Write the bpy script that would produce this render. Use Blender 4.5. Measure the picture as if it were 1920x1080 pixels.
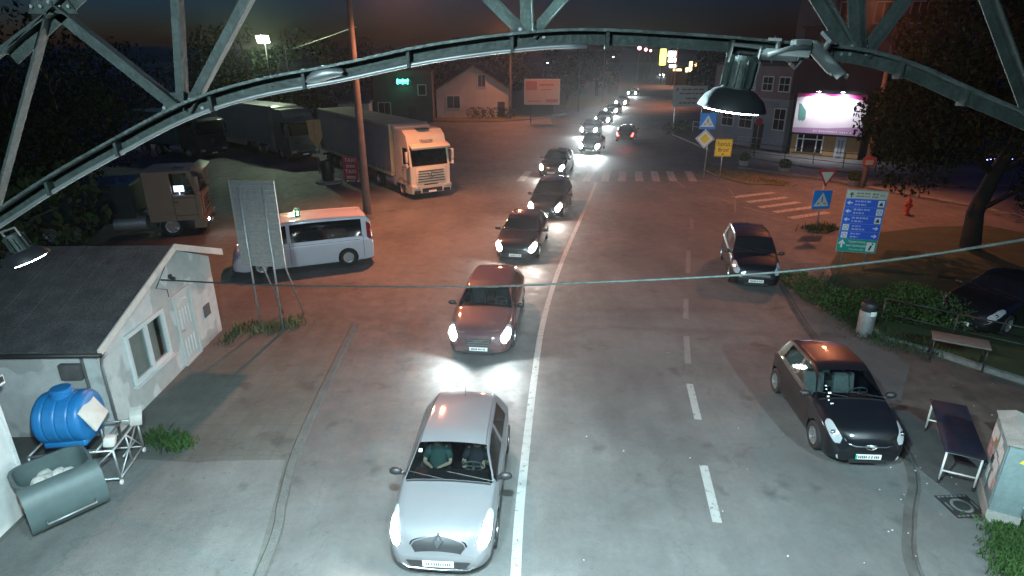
import bpy, bmesh, math, random
from mathutils import Vector, Matrix, Euler, noise as mnoise
R = math.radians
PI = math.pi
sc = bpy.context.scene
col = sc.collection
for o in list(bpy.data.objects): bpy.data.objects.remove(o)

# ---------------------------------------------------------------- camera
F_PX, PITCH, CAM_H = 1140.0, R(21.1), 7.9
cd = bpy.data.cameras.new('camera'); cam = bpy.data.objects.new('camera', cd); col.objects.link(cam)
cam.location = (0, 0, CAM_H); cam.rotation_euler = (PI/2 - PITCH, 0, 0)
cd.sensor_width = 36.0; cd.lens = 36.0*F_PX/1920.0; cd.clip_start = 0.05; cd.clip_end = 3000
sc.camera = cam

# ---------------------------------------------------------------- dusk sky
SKY_ELEV, SKY_ROT, SKY_STR = R(-0.2), R(-80), 0.15
w = bpy.data.worlds.new('World'); sc.world = w; w.use_nodes = True
nt = w.node_tree; nt.nodes.clear()
wo = nt.nodes.new('ShaderNodeOutputWorld'); wb = nt.nodes.new('ShaderNodeBackground'); ws = nt.nodes.new('ShaderNodeTexSky')
ws.sky_type = 'NISHITA'; ws.sun_disc = False; ws.sun_elevation = SKY_ELEV; ws.sun_rotation = SKY_ROT; ws.ozone_density = 6.0
wb.inputs['Strength'].default_value = SKY_STR
nt.links.new(ws.outputs[0], wb.inputs[0]); nt.links.new(wb.outputs[0], wo.inputs[0])
sc.view_settings.view_transform = 'Standard'; sc.view_settings.look = 'None'
sc.view_settings.exposure = 0.28; sc.view_settings.gamma = 1.0
sc.render.engine = 'CYCLES'
sc.cycles.use_denoising = True
sc.cycles.max_bounces = 6; sc.cycles.diffuse_bounces = 2; sc.cycles.glossy_bounces = 3
sc.cycles.transparent_max_bounces = 12; sc.cycles.volume_bounces = 0
sc.cycles.sample_clamp_indirect = 4.0
sc.cycles.caustics_reflective = False; sc.cycles.caustics_refractive = False

COOL = (0.66, 0.94, 1.0); SODIUM = (1.0, 0.30, 0.13)
def spot(name, loc, target, power, color, size=R(140), blend=1.0, radius=0.15, parent=None):
    l = bpy.data.lights.new(name, 'SPOT'); l.energy = power; l.color = color
    l.spot_size = size; l.spot_blend = blend; l.shadow_soft_size = radius
    o = bpy.data.objects.new(name, l); col.objects.link(o); o.location = loc
    o.rotation_euler = (Vector(target)-Vector(loc)).to_track_quat('-Z', 'Y').to_euler()
    if parent: o.parent = parent
    return o

# ---------------------------------------------------------------- pixel -> place (photo is 1920 x 1080)
def ray(px, py):
    x = (px-960)/F_PX; y = (540-py)/F_PX
    return Vector((x, math.cos(PITCH)+y*math.sin(PITCH), -math.sin(PITCH)+y*math.cos(PITCH)))
def G(px, py, z=0.0):
    d = ray(px, py); t = (z-CAM_H)/d.z; return Vector((d.x*t, d.y*t, z))
def V(px, py, Y):
    d = ray(px, py); t = Y/d.y; return Vector((d.x*t, Y, CAM_H+d.z*t))

# ---------------------------------------------------------------- materials
M = {}
def mat(name, c, rough=0.6, metal=0.0, var=0.12, scale=3.0, bump=0.0, bscale=40.0, c2=None, coat=0.0, emit=None, es=0.0, spec=0.5, fine=None):
    m = bpy.data.materials.new(name); m.use_nodes = True; n = m.node_tree.nodes; L = m.node_tree.links
    b = n['Principled BSDF']
    tc = n.new('ShaderNodeTexCoord'); nz = n.new('ShaderNodeTexNoise'); nz.inputs['Scale'].default_value = scale
    nz.inputs['Detail'].default_value = 6.0; nz.inputs['Roughness'].default_value = 0.6
    L.new(tc.outputs['Object'], nz.inputs['Vector'])
    cr = n.new('ShaderNodeValToRGB'); cr.color_ramp.elements[0].position = 0.3; cr.color_ramp.elements[1].position = 0.7
    if c2 is None:
        a = tuple(max(0, v*(1-var)) for v in c); d = tuple(min(1, v*(1+var)) for v in c)
    else: a, d = c, c2
    cr.color_ramp.elements[0].color = (*a, 1); cr.color_ramp.elements[1].color = (*d, 1)
    L.new(nz.outputs['Fac'], cr.inputs['Fac'])
    out = cr.outputs['Color']
    if fine:
        n2 = n.new('ShaderNodeTexNoise'); n2.inputs['Scale'].default_value = fine[0]; n2.inputs['Detail'].default_value = 4
        L.new(tc.outputs['Object'], n2.inputs['Vector'])
        r2 = n.new('ShaderNodeMapRange'); r2.inputs['From Min'].default_value = .3; r2.inputs['From Max'].default_value = .7
        r2.inputs['To Min'].default_value = 1-fine[1]; r2.inputs['To Max'].default_value = 1+fine[1]
        L.new(n2.outputs['Fac'], r2.inputs['Value'])
        mx = n.new('ShaderNodeMix'); mx.data_type = 'RGBA'; mx.blend_type = 'MULTIPLY'; mx.inputs['Factor'].default_value = 1
        L.new(out, mx.inputs['A']); L.new(r2.outputs[0], mx.inputs['B']); out = mx.outputs['Result']
    L.new(out, b.inputs['Base Color'])
    b.inputs['Roughness'].default_value = rough; b.inputs['Metallic'].default_value = metal
    b.inputs['Coat Weight'].default_value = coat; b.inputs['Specular IOR Level'].default_value = spec
    if bump:
        nb = n.new('ShaderNodeTexNoise'); nb.inputs['Scale'].default_value = bscale; nb.inputs['Detail'].default_value = 4
        L.new(tc.outputs['Object'], nb.inputs['Vector'])
        bp = n.new('ShaderNodeBump'); bp.inputs['Strength'].default_value = bump; bp.inputs['Distance'].default_value = 0.02
        L.new(nb.outputs['Fac'], bp.inputs['Height']); L.new(bp.outputs[0], b.inputs['Normal'])
    if emit: b.inputs['Emission Color'].default_value = (*emit, 1); b.inputs['Emission Strength'].default_value = es
    M[name] = m; return m

def glass(name, tint=(0.35, 0.42, 0.42), refl=0.12):
    m = bpy.data.materials.new(name); m.use_nodes = True; n = m.node_tree.nodes; L = m.node_tree.links
    n.clear(); o = n.new('ShaderNodeOutputMaterial'); t = n.new('ShaderNodeBsdfTransparent'); g = n.new('ShaderNodeBsdfGlossy')
    x = n.new('ShaderNodeMixShader'); lw = n.new('ShaderNodeLayerWeight'); lw.inputs['Blend'].default_value = .5; pw = n.new('ShaderNodeMath'); pw.operation = 'POWER'; pw.inputs[1].default_value = 3.5; L.new(lw.outputs['Facing'], pw.inputs[0]); f = n.new('ShaderNodeMath'); f.operation = 'MULTIPLY_ADD'; f.inputs[1].default_value = .8; f.inputs[2].default_value = .05; L.new(pw.outputs[0], f.inputs[0])
    nz = n.new('ShaderNodeTexNoise'); nz.inputs['Scale'].default_value = 5
    mr = n.new('ShaderNodeMapRange'); mr.inputs['To Min'].default_value = 0.02; mr.inputs['To Max'].default_value = 0.07
    L.new(nz.outputs['Fac'], mr.inputs['Value']); L.new(mr.outputs[0], g.inputs['Roughness'])
    t.inputs['Color'].default_value = (*tint, 1); g.inputs['Color'].default_value = (.9, .95, .95, 1)
    L.new(f.outputs[0], x.inputs[0]); L.new(t.outputs[0], x.inputs[1]); L.new(g.outputs[0], x.inputs[2]); L.new(x.outputs[0], o.inputs['Surface'])
    M[name] = m; return m

def asphalt(name, dark, light, bright_scale=0.12, slab=None):
    """worn surfacing: broad tone drift, patch repairs, grain, oil spots, cracks"""
    m = bpy.data.materials.new(name); m.use_nodes = True; n = m.node_tree.nodes; L = m.node_tree.links; b = n['Principled BSDF']
    tc = n.new('ShaderNodeTexCoord')
    def nz(s, d=6, r=.6, stretch=None):
        t = n.new('ShaderNodeTexNoise'); t.inputs['Scale'].default_value = s; t.inputs['Detail'].default_value = d; t.inputs['Roughness'].default_value = r
        if stretch:
            mp = n.new('ShaderNodeMapping'); mp.inputs['Scale'].default_value = stretch; L.new(tc.outputs['Object'], mp.inputs['Vector']); L.new(mp.outputs[0], t.inputs['Vector'])
        else: L.new(tc.outputs['Object'], t.inputs['Vector'])
        return t.outputs['Fac']
    def rng(v, a, b_, c, d):
        r = n.new('ShaderNodeMapRange'); r.inputs['From Min'].default_value = a; r.inputs['From Max'].default_value = b_
        r.inputs['To Min'].default_value = c; r.inputs['To Max'].default_value = d; L.new(v, r.inputs['Value']); return r.outputs[0]
    def mul(a, v):
        x = n.new('ShaderNodeMix'); x.data_type = 'RGBA'; x.blend_type = 'MULTIPLY'; x.inputs['Factor'].default_value = 1
        L.new(a, x.inputs['A']); L.new(v, x.inputs['B']); return x.outputs['Result']
    cr = n.new('ShaderNodeValToRGB'); cr.color_ramp.elements[0].position = .35; cr.color_ramp.elements[1].position = .65
    cr.color_ramp.elements[0].color = (*dark, 1); cr.color_ramp.elements[1].color = (*light, 1)
    L.new(nz(bright_scale*2.2, 8, .62), cr.inputs['Fac']); c = cr.outputs['Color']
    c = mul(c, rng(nz(.35, 5, .6, (3.5, .35, 1)), .3, .7, .86, 1.12))       # streaks along the driving direction
    c = mul(c, rng(nz(9, 8, .75), .3, .7, .87, 1.13))
    c = mul(c, rng(nz(.8, 4, .55), .40, .60, .94, 1.05))
    c = mul(c, rng(nz(60, 3, .7), .3, .7, .80, 1.20))
    c = mul(c, rng(nz(1.3, 3, .5), .62, .72, 1, .66))
    c = mul(c, rng(nz(14, 2, .5), .70, .76, 1, .55))                       # oil spots
    vo = n.new('ShaderNodeTexVoronoi'); vo.feature = 'DISTANCE_TO_EDGE'; vo.inputs['Scale'].default_value = .22
    wv = n.new('ShaderNodeVectorMath'); wv.operation = 'MULTIPLY_ADD'; tn = n.new('ShaderNodeTexNoise'); tn.inputs['Scale'].default_value = 1.1; tn.inputs['Detail'].default_value = 6
    L.new(tc.outputs['Object'], tn.inputs['Vector']); L.new(tn.outputs['Color'], wv.inputs[0]); wv.inputs[1].default_value = (1.6, 1.6, 0); L.new(tc.outputs['Object'], wv.inputs[2])
    L.new(wv.outputs[0], vo.inputs['Vector'])
    c = mul(c, rng(vo.outputs['Distance'], .0, .004, .80, 1))               # hairline cracks
    if slab:
        bk = n.new('ShaderNodeTexBrick'); bk.inputs['Scale'].default_value = slab; bk.inputs['Mortar Size'].default_value = .012
        bk.inputs['Color1'].default_value = (.92, .92, .92, 1); bk.inputs['Color2'].default_value = (1.05, 1.05, 1.05, 1); bk.inputs['Mortar'].default_value = (.84, .84, .84, 1)
        bk.offset = 0.0; bk.inputs['Brick Width'].default_value = .5; bk.inputs['Row Height'].default_value = .5
        L.new(tc.outputs['Object'], bk.inputs['Vector']); c = mul(c, bk.outputs['Color'])
    L.new(c, b.inputs['Base Color'])
    L.new(rng(nz(2.5), .3, .7, .55, .85), b.inputs['Roughness'])
    bp = n.new('ShaderNodeBump'); bp.inputs['Strength'].default_value = .35; bp.inputs['Distance'].default_value = .01
    L.new(nz(90, 3), bp.inputs['Height']); L.new(bp.outputs[0], b.inputs['Normal'])
    M[name] = m; return m

asphalt('asphalt', (.075, .078, .078), (.125, .128, .125))
asphalt('pavement', (.078, .084, .076), (.118, .123, .112), slab=.9)
asphalt('concrete_apron', (.125, .13, .127), (.165, .17, .165), .3)
asphalt('trodden_soil', (.055, .047, .040), (.095, .08, .07), .6)
mat('kerb_stone', (.145, .145, .138), .85, var=.3, scale=6, bump=.3, fine=(40, .2))
mat('kerb_worn', (.105, .107, .102), .88, var=.2, scale=5, bump=.3, fine=(40, .2))
mat('gutter_dark', (.065, .064, .060), .9, var=.35, scale=3)
mat('grey_bar', (.10, .10, .10), .8, var=.3)
mat('grass', (.014, .028, .010), .8, c2=(.035, .065, .02), scale=1.2, bump=.6)  # green darkened to carry the tree shade on the lawn
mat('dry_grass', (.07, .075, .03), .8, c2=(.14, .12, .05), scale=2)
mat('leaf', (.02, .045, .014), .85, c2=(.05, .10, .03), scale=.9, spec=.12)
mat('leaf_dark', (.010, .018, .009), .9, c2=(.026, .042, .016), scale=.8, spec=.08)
mat('bark', (.030, .024, .020), .9, var=.3, scale=8, bump=.5)
mat('steel_paint', (.036, .046, .042), .55, .2, c2=(.072, .094, .088), scale=9, bump=.25, fine=(70, .25))
mat('galvanised', (.42, .44, .44), .45, .7, var=.15, scale=10)
mat('dark_metal', (.035, .037, .038), .5, .4)
mat('rubber', (.018, .018, .018), .75)
mat('black_plastic', (.02, .02, .022), .45)
mat('concrete', (.26, .25, .23), .9, var=.22, scale=3, bump=.4, fine=(30, .12))
mat('chrome', (.75, .77, .78), .16, 1.0, var=.05)
mat('rim_alloy', (.50, .51, .52), .32, .8, var=.08)
mat('plate_white', (.75, .75, .72), .4, var=.04, scale=6)
mat('ink', (.02, .02, .022), .6)
mat('white_paint', (.72, .72, .70), .55, var=.08, scale=5)
mat('camera_paint', (.10, .11, .105), .5, var=.12, scale=8)
mat('cream_paint', (.62, .60, .55), .6, var=.1, scale=5)
mat('seat_fabric', (.045, .047, .05), .9, var=.3, scale=20)
mat('seat_light', (.26, .28, .28), .9, var=.2, scale=14)
mat('skin', (.50, .33, .25), .5, var=.08, scale=8)
mat('hair', (.03, .022, .018), .7)
mat('shirt_teal', (.045, .095, .09), .9, var=.15)
mat('shirt_dark', (.03, .032, .04), .9)
glass('car_glass', (.42, .49, .49)); glass('clear_glass', (.75, .8, .8))
mat('dark_glass', (.008, .010, .012), .06, var=.3, coat=.5)
mat('lamp_on', (1, 1, 1), .5, emit=(.93, 1.0, 1.0), es=60)
mat('headlamp_white', (1, 1, 1), .5, emit=(.90, 1.0, 1.0), es=160)
mat('pole_concrete', (.11, .10, .095), .9, var=.2, scale=3, bump=.3)
mat('lamp_warm', (1, 1, 1), .5, emit=(1.0, .92, .8), es=140)
mat('lamp_lens', (.50, .53, .54), .12, .3, var=.1, coat=1)
mat('tail_red', (.25, .01, .01), .2, coat=1)
mat('tail_on', (.4, .01, .01), .3, emit=(1, .05, .05), es=12)
mat('sodium_on', (1, .5, .2), .5, emit=(1.0, .42, .12), es=30)
mat('amber_lens', (.5, .16, .02), .3)
def road_paint(name, c, wear):
    m = mat(name, c, .7, var=.08, scale=4); n = m.node_tree.nodes; L = m.node_tree.links
    b = n['Principled BSDF']; t = n.new('ShaderNodeTexNoise'); t.inputs['Scale'].default_value = 7; t.inputs['Detail'].default_value = 8; t.inputs['Roughness'].default_value = .75
    tc = n.new('ShaderNodeTexCoord'); L.new(tc.outputs['Object'], t.inputs['Vector'])
    r = n.new('ShaderNodeValToRGB'); r.color_ramp.elements[0].position = wear-.07; r.color_ramp.elements[1].position = wear+.07
    r.color_ramp.elements[0].color = (0, 0, 0, 1); r.color_ramp.elements[1].color = (1, 1, 1, 1)
    L.new(t.outputs['Fac'], r.inputs['Fac']); L.new(r.outputs['Color'], b.inputs['Alpha']); return m
road_paint('road_white', (.29, .30, .29), .38)
road_paint('road_worn', (.165, .165, .16), .36)
road_paint('road_crossing', (.40, .39, .36), .43)

# ---------------------------------------------------------------- mesh helpers
class MB:
    def __init__(s): s.v = []; s.f = []
    def add(s, vs, fs):
        k = len(s.v); s.v += [tuple(p) for p in vs]; s.f += [tuple(i+k for i in f) for f in fs]; return s
    def box(s, c, d, rot=None, taper=1.0, bev=0.0):
        x, y, z = d[0]/2, d[1]/2, d[2]/2
        if bev:
            bm = bmesh.new(); bmesh.ops.create_cube(bm, size=1)
            for q in bm.verts:
                q.co.x *= d[0]; q.co.y *= d[1]; q.co.z *= d[2]
                if q.co.z > 0: q.co.x *= taper; q.co.y *= taper
            bmesh.ops.bevel(bm, geom=bm.edges[:], offset=bev, segments=2, affect='EDGES', profile=.5)
            vs = [q.co.copy() for q in bm.verts]; fs = [[q.index for q in f.verts] for f in bm.faces]; bm.free()
        else:
            vs = [Vector((sx*x*(taper if sz > 0 else 1), sy*y*(taper if sz > 0 else 1), sz*z)) for sz in (-1, 1) for sy in (-1, 1) for sx in (-1, 1)]
            fs = [(0, 2, 3, 1), (4, 5, 7, 6), (0, 1, 5, 4), (2, 6, 7, 3), (0, 4, 6, 2), (1, 3, 7, 5)]
        if rot is not None:
            m = rot if isinstance(rot, Matrix) else Euler(rot).to_matrix(); vs = [m @ q for q in vs]
        c = Vector(c); return s.add([q+c for q in vs], fs)
    def prism(s, poly, z0, z1):
        n = len(poly); return s.add([(p[0], p[1], z0) for p in poly]+[(p[0], p[1], z1) for p in poly],
            [tuple(range(n))[::-1], tuple(range(n, 2*n))]+[(i, (i+1) % n, n+(i+1) % n, n+i) for i in range(n)])
    def extr(s, poly, vec):
        n = len(poly); vec = Vector(vec); return s.add(list(poly)+[Vector(p)+vec for p in poly],
            [tuple(range(n))[::-1], tuple(range(n, 2*n))]+[(i, (i+1) % n, n+(i+1) % n, n+i) for i in range(n)])
    def cyl(s, a, b, r0, r1=None, n=12, caps=True):
        a = Vector(a); b = Vector(b); r1 = r0 if r1 is None else r1
        d = (b-a).normalized(); u = d.orthogonal().normalized(); w_ = d.cross(u)
        vs = [a+(u*math.cos(2*PI*i/n)+w_*math.sin(2*PI*i/n))*r0 for i in range(n)]+[b+(u*math.cos(2*PI*i/n)+w_*math.sin(2*PI*i/n))*r1 for i in range(n)]
        fs = [(i, (i+1) % n, n+(i+1) % n, n+i) for i in range(n)]
        if caps: fs += [tuple(range(n))[::-1], tuple(range(n, 2*n))]
        return s.add(vs, fs)
    def tube(s, pts, r, n=8, prof=None, up=None):
        pts = [Vector(p) for p in pts]; rr = r if isinstance(r, (list, tuple)) else [r]*len(pts)
        vs = []; P = prof; m = n if P is None else len(P); u0 = None
        for i, p in enumerate(pts):
            d = (pts[min(i+1, len(pts)-1)]-pts[max(i-1, 0)]).normalized()
            if up is not None: u = (Vector(up)-d*Vector(up).dot(d)).normalized()
            elif u0 is None: u = d.orthogonal().normalized()
            else: u = (u0-d*u0.dot(d)).normalized()
            u0 = u; w_ = d.cross(u)
            for k in range(m):
                if P is None: a = 2*PI*k/n; vs.append(p+(u*math.cos(a)+w_*math.sin(a))*rr[i])
                else: vs.append(p+w_*P[k][0]*rr[i]+u*P[k][1]*rr[i])
        fs = [(i*m+k, i*m+(k+1) % m, (i+1)*m+(k+1) % m, (i+1)*m+k) for i in range(len(pts)-1) for k in range(m)]
        fs += [tuple(range(m))[::-1], tuple(range((len(pts)-1)*m, len(pts)*m))]
        return s.add(vs, fs)
    def lathe(s, prof, c=(0, 0, 0), axis='Z', n=24, sy=1.0):
        vs = []
        for r, h in prof:
            for k in range(n):
                a = 2*PI*k/n; p = (r*math.cos(a), r*math.sin(a)*sy, h)
                if axis == 'X': p = (p[2], p[0], p[1])
                if axis == 'Y': p = (p[0], p[2], p[1])
                vs.append(Vector(p)+Vector(c))
        fs = [(i*n+k, i*n+(k+1) % n, (i+1)*n+(k+1) % n, (i+1)*n+k) for i in range(len(prof)-1) for k in range(n)]
        return s.add(vs, fs)
    def ball(s, c, r, n=12):
        rx, ry, rz = r if isinstance(r, (list, tuple)) else (r, r, r); c = Vector(c); vs = []; m = n//2+1
        for i in range(m):
            t = PI*i/(m-1)
            for k in range(n): a = 2*PI*k/n; vs.append(c+Vector((rx*math.sin(t)*math.cos(a), ry*math.sin(t)*math.sin(a), rz*math.cos(t))))
        return s.add(vs, [(i*n+k, (i+1)*n+k, (i+1)*n+(k+1) % n, i*n+(k+1) % n) for i in range(m-1) for k in range(n)])
    def grid(s, P):
        a, b = len(P), len(P[0]); return s.add([p for r in P for p in r], [(i*b+j, i*b+j+1, (i+1)*b+j+1, (i+1)*b+j) for i in range(a-1) for j in range(b-1)])
    def quad(s, a, b, c, d): return s.add([a, b, c, d], [(0, 1, 2, 3)])
    def build(s, name, m, parent=None, smooth=False, loc=None, rot=None):
        me = bpy.data.meshes.new(name); me.from_pydata([tuple(p) for p in s.v], [], s.f); me.validate()
        bm = bmesh.new(); bm.from_mesh(me); bmesh.ops.remove_doubles(bm, verts=bm.verts, dist=1e-5)
        bmesh.ops.recalc_face_normals(bm, faces=bm.faces); bm.to_mesh(me); bm.free()
        me.materials.append(M[m] if isinstance(m, str) else m)
        if smooth:
            me.shade_smooth() if smooth is True else None
            if smooth is not True:
                for p in me.polygons: p.use_smooth = True
                me.set_sharp_from_angle(angle=R(smooth))
        o = bpy.data.objects.new(name, me); col.objects.link(o)
        if parent: o.parent = parent
        if loc: o.location = loc
        if rot: o.rotation_euler = rot
        return o
def empty(name, loc, rz=0, label=None, cat=None, group=None):
    o = bpy.data.objects.new(name, None); col.objects.link(o); o.location = loc; o.rotation_euler = (0, 0, rz); o.empty_display_size = .2
    return tag(o, label, cat, group)
def tag(o, label=None, cat=None, group=None, kind=None):
    if label: o['label'] = label
    if cat: o['category'] = cat
    if group: o['group'] = group
    if kind: o['kind'] = kind
    return o
def struct(o): o['kind'] = 'structure'; return o
def copy_tree(o, parent=None):
    c = o.copy(); col.objects.link(c); c.parent = parent
    for ch in [q for q in bpy.data.objects if q.parent == o]: copy_tree(ch, c)
    return c
def text(name, s, size, m, parent, loc, rot, depth=.004, align='CENTER', width=None):
    cu = bpy.data.curves.new(name, 'FONT'); cu.body = s; cu.size = size; cu.extrude = depth; cu.align_x = align; cu.align_y = 'CENTER'
    t = bpy.data.objects.new(name, cu); col.objects.link(t); dg = bpy.context.evaluated_depsgraph_get()
    me = bpy.data.meshes.new_from_object(t.evaluated_get(dg)); bpy.data.objects.remove(t)
    me.name = name; me.materials.clear(); me.materials.append(M[m]); o = bpy.data.objects.new(name, me); col.objects.link(o)
    if width and me.vertices:
        ww = max(q.co.x for q in me.vertices)-min(q.co.x for q in me.vertices)
        for q in me.vertices: q.co.x *= width/ww
    if parent: o.parent = parent
    o.location = loc; o.rotation_euler = rot; return o
def interp(tab, s):
    """monotone cubic through a table of (s, value)"""
    n = len(tab)
    if s <= tab[0][0]: return tab[0][1]
    if s >= tab[-1][0]: return tab[-1][1]
    k = max(i for i in range(n-1) if tab[i][0] <= s)
    d = [(tab[i+1][1]-tab[i][1])/(tab[i+1][0]-tab[i][0]) for i in range(n-1)]
    def sl(i):
        if i == 0: return d[0]
        if i == n-1: return d[-1]
        return 0 if d[i-1]*d[i] <= 0 else 2*d[i-1]*d[i]/(d[i-1]+d[i])
    h = tab[k+1][0]-tab[k][0]; t = (s-tab[k][0])/h
    return (2*t**3-3*t*t+1)*tab[k][1]+(t**3-2*t*t+t)*h*sl(k)+(-2*t**3+3*t*t)*tab[k+1][1]+(t**3-t*t)*h*sl(k+1)
# ---------------------------------------------------------------- cars
def cr_spline(P, v):
    n = len(P); k = min(int(v), n-2); t = v-k
    p1 = P[k]; p2 = P[k+1]; p0 = P[k-1] if k > 0 else (2*p1[0]-p2[0], 2*p1[1]-p2[1]); p3 = P[k+2] if k+2 < n else (-p1[0], p1[1])
    T = .72
    r = []
    for a in (0, 1):
        m1 = (p2[a]-p0[a])/2*T; m2 = (p3[a]-p1[a])/2*T
        r.append((2*t**3-3*t*t+1)*p1[a]+(t**3-2*t*t+t)*m1+(-2*t**3+3*t*t)*p2[a]+(t**3-t*t)*m2)
    return r
HATCH = dict(top=[(0, .36), (.012, .44), (.05, .545), (.10, .60), (.2, .655), (.28, .69), (.43, .955), (.52, .995), (.70, .985), (.86, .93), (.955, .66), (1, .42)],
             belt=[(0, .30), (.05, .44), (.1, .51), (.25, .60), (.3, .63), (.6, .66), (.85, .70), (.95, .60), (1, .38)],
             tw=[(0, .60), (.05, .80), (.1, .83), (.28, .88), (.43, .71), (.7, .70), (.86, .68), (.955, .84), (1, .72)],
             w=[(0, .70), (.025, .85), (.07, .95), (.2, 1), (.8, 1), (.93, .96), (.98, .87), (1, .76)],
             cowl=.285, roof0=.425, roof1=.86, glass1=.945, bp=(.36, .57, .60, .80), ax=(.205, .845), wr=.31)
SEDAN = dict(HATCH, top=[(0, .37), (.012, .45), (.05, .55), (.12, .62), (.22, .67), (.31, .70), (.45, .96), (.54, 1.0), (.66, .985), (.74, .95), (.87, .74), (.95, .70), (1, .50)],
             tw=[(0, .62), (.05, .80), (.1, .83), (.31, .86), (.45, .68), (.7, .67), (.76, .68), (.87, .80), (1, .74)],
             belt=[(0, .31), (.05, .45), (.1, .53), (.3, .63), (.6, .665), (.87, .69), (.96, .62), (1, .42)], cowl=.31, roof0=.445, roof1=.74, glass1=.865, bp=(.37, .56, .59, .77), ax=(.19, .80), wr=.33)
MPV = dict(HATCH, top=[(0, .33), (.012, .42), (.05, .52), (.11, .58), (.2, .65), (.26, .70), (.40, .955), (.5, 1.0), (.75, .985), (.90, .93), (.965, .62), (1, .38)],
             belt=[(0, .28), (.05, .41), (.1, .49), (.25, .58), (.3, .60), (.6, .62), (.88, .65), (.96, .55), (1, .34)], cowl=.25, roof0=.395, roof1=.90, glass1=.955, bp=(.32, .54, .57, .80), ax=(.19, .83), wr=.32,
             tw=[(0, .60), (.05, .80), (.1, .83), (.26, .88), (.40, .75), (.7, .74), (.9, .72), (.965, .84), (1, .74)])
VAN = dict(HATCH, top=[(0, .30), (.012, .38), (.04, .47), (.09, .53), (.15, .57), (.19, .60), (.32, .945), (.38, .985), (.6, 1.0), (.94, .985), (.985, .90), (1, .70)],
             belt=[(0, .25), (.04, .38), (.1, .46), (.2, .52), (.3, .54), (.6, .545), (.97, .55), (1, .5)], cowl=.185, roof0=.31, roof1=.965, glass1=.99, bp=(.22, .385, .41, .92), ax=(.19, .805), wr=.34,
             tw=[(0, .66), (.04, .82), (.19, .92), (.32, .84), (.6, .84), (.94, .84), (.985, .86), (1, .84)], w=[(0, .74), (.02, .88), (.06, .96), (.15, 1), (.95, 1), (.99, .97), (1, .92)])

def car_surface(k, L, W, H, clear):
    def P(s, v, off=0.0, side=1):
        wv = interp(k['w'], s)*W/2; tz = interp(k['top'], s)*H; bz = min(interp(k['belt'], s)*H, tz-.03); tw = interp(k['tw'], s)*wv
        e = min(.05, (tz-bz)*.35)
        c0 = clear + .05*max(0, abs(s-.5)-.42)/.08
        mid = c0+(bz-c0)*.55
        pts = [(0, c0), (.86*wv, c0), (.97*wv, c0+.07), (wv, mid), (.992*wv, bz-.07), (.955*wv, bz), (tw+.012, tz-e), (tw*.84, tz-e*.15), (tw*.45, tz+.012), (0, tz+.022)]
        x, z = cr_spline(pts, v)
        q = Vector((side*x, -L/2+s*L, z))
        if off:
            x1, z1 = cr_spline(pts, min(v+.05, 9)); x0, z0 = cr_spline(pts, max(v-.05, 0))
            t = Vector((x1-x0, z1-z0)); t.normalize() if t.length else None
            n = Vector((t.y*side, 0, -t.x)); n = Vector((side*abs(t.y) if v < 8 else 0, 0, -t.x))
            ds = .01
            a = P(max(s-ds, 0), v, 0, side); b = P(min(s+ds, 1), v, 0, side); tg = (b-a)
            tv = Vector((side*t.x, 0, t.y)); nn = tg.cross(tv).normalized() if tg.length and t.length else n
            if nn.dot(q-Vector((0, q.y*.6, H*.45))) < 0: nn = -nn
            q = q+nn*off
        return q
    return P

def oval(P, s0, s1, v0, v1, off, side=1, full=False, ns=14, nv=8):
    """lamp shaped patch: a rounded, slightly pointed outline lying on the body surface"""
    out = []
    for i in range(ns+1):
        t = i/ns; h = math.sqrt(max(0, 1-abs(2*t-1)**(2.0 if full else 2.6))); c = .5+.18*(t-.5); c = v0+(v1-v0)*c; hw_ = (v1-v0)/2*h
        out.append([P(s0+(s1-s0)*t, c-hw_+2*hw_*j/nv, off, side) for j in range(nv+1)])
    return out
def patch(P, s0, s1, v0, v1, off, side=1, ns=8, nv=6, smax=None):
    return [[P(s0+(s1-s0)*i/ns, v0+(v1-v0)*j/nv, off, side) for j in range(nv+1)] for i in range(ns+1)]

def wheel(parent, x, y, r, wd, side, steer=0.0, simple=False, spokes=7, rimmat='rim_alloy'):
    t = MB(); hw = wd/2
    t.lathe([(r*.62, -hw), (r*.9, -hw), (r*.98, -hw*.75), (r, -hw*.4), (r, hw*.4), (r*.98, hw*.75), (r*.9, hw), (r*.62, hw), (r*.6, 0), (r*.62, -hw)], axis='X', n=12 if simple else 28)
    w_ = t.build('wheel', 'rubber', parent, 40, loc=(x, y, r), rot=(0, 0, steer))
    m = MB(); o = side
    m.lathe([(r*.64, o*hw*.55), (r*.66, o*hw*.95), (r*.60, o*hw*.9), (r*.58, o*hw*.3)], axis='X', n=12 if simple else 28)
    m.lathe([(.001, o*hw*.62), (r*.16, o*hw*.6), (r*.18, o*hw*.3)], axis='X', n=12)
    m.lathe([(.001, o*hw*.12), (r*.6, o*hw*.12)], axis='X', n=16)
    for i in range(spokes):
        a = 2*PI*i/spokes; ca, sa = math.cos(a), math.sin(a)
        m.box((o*hw*.5, ca*r*.38, sa*r*.38), (hw*.35, r*.50, r*.13), rot=Euler((a, 0, 0)).to_matrix())
    m.build('rim', rimmat, w_, 40)
    return w_

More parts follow.
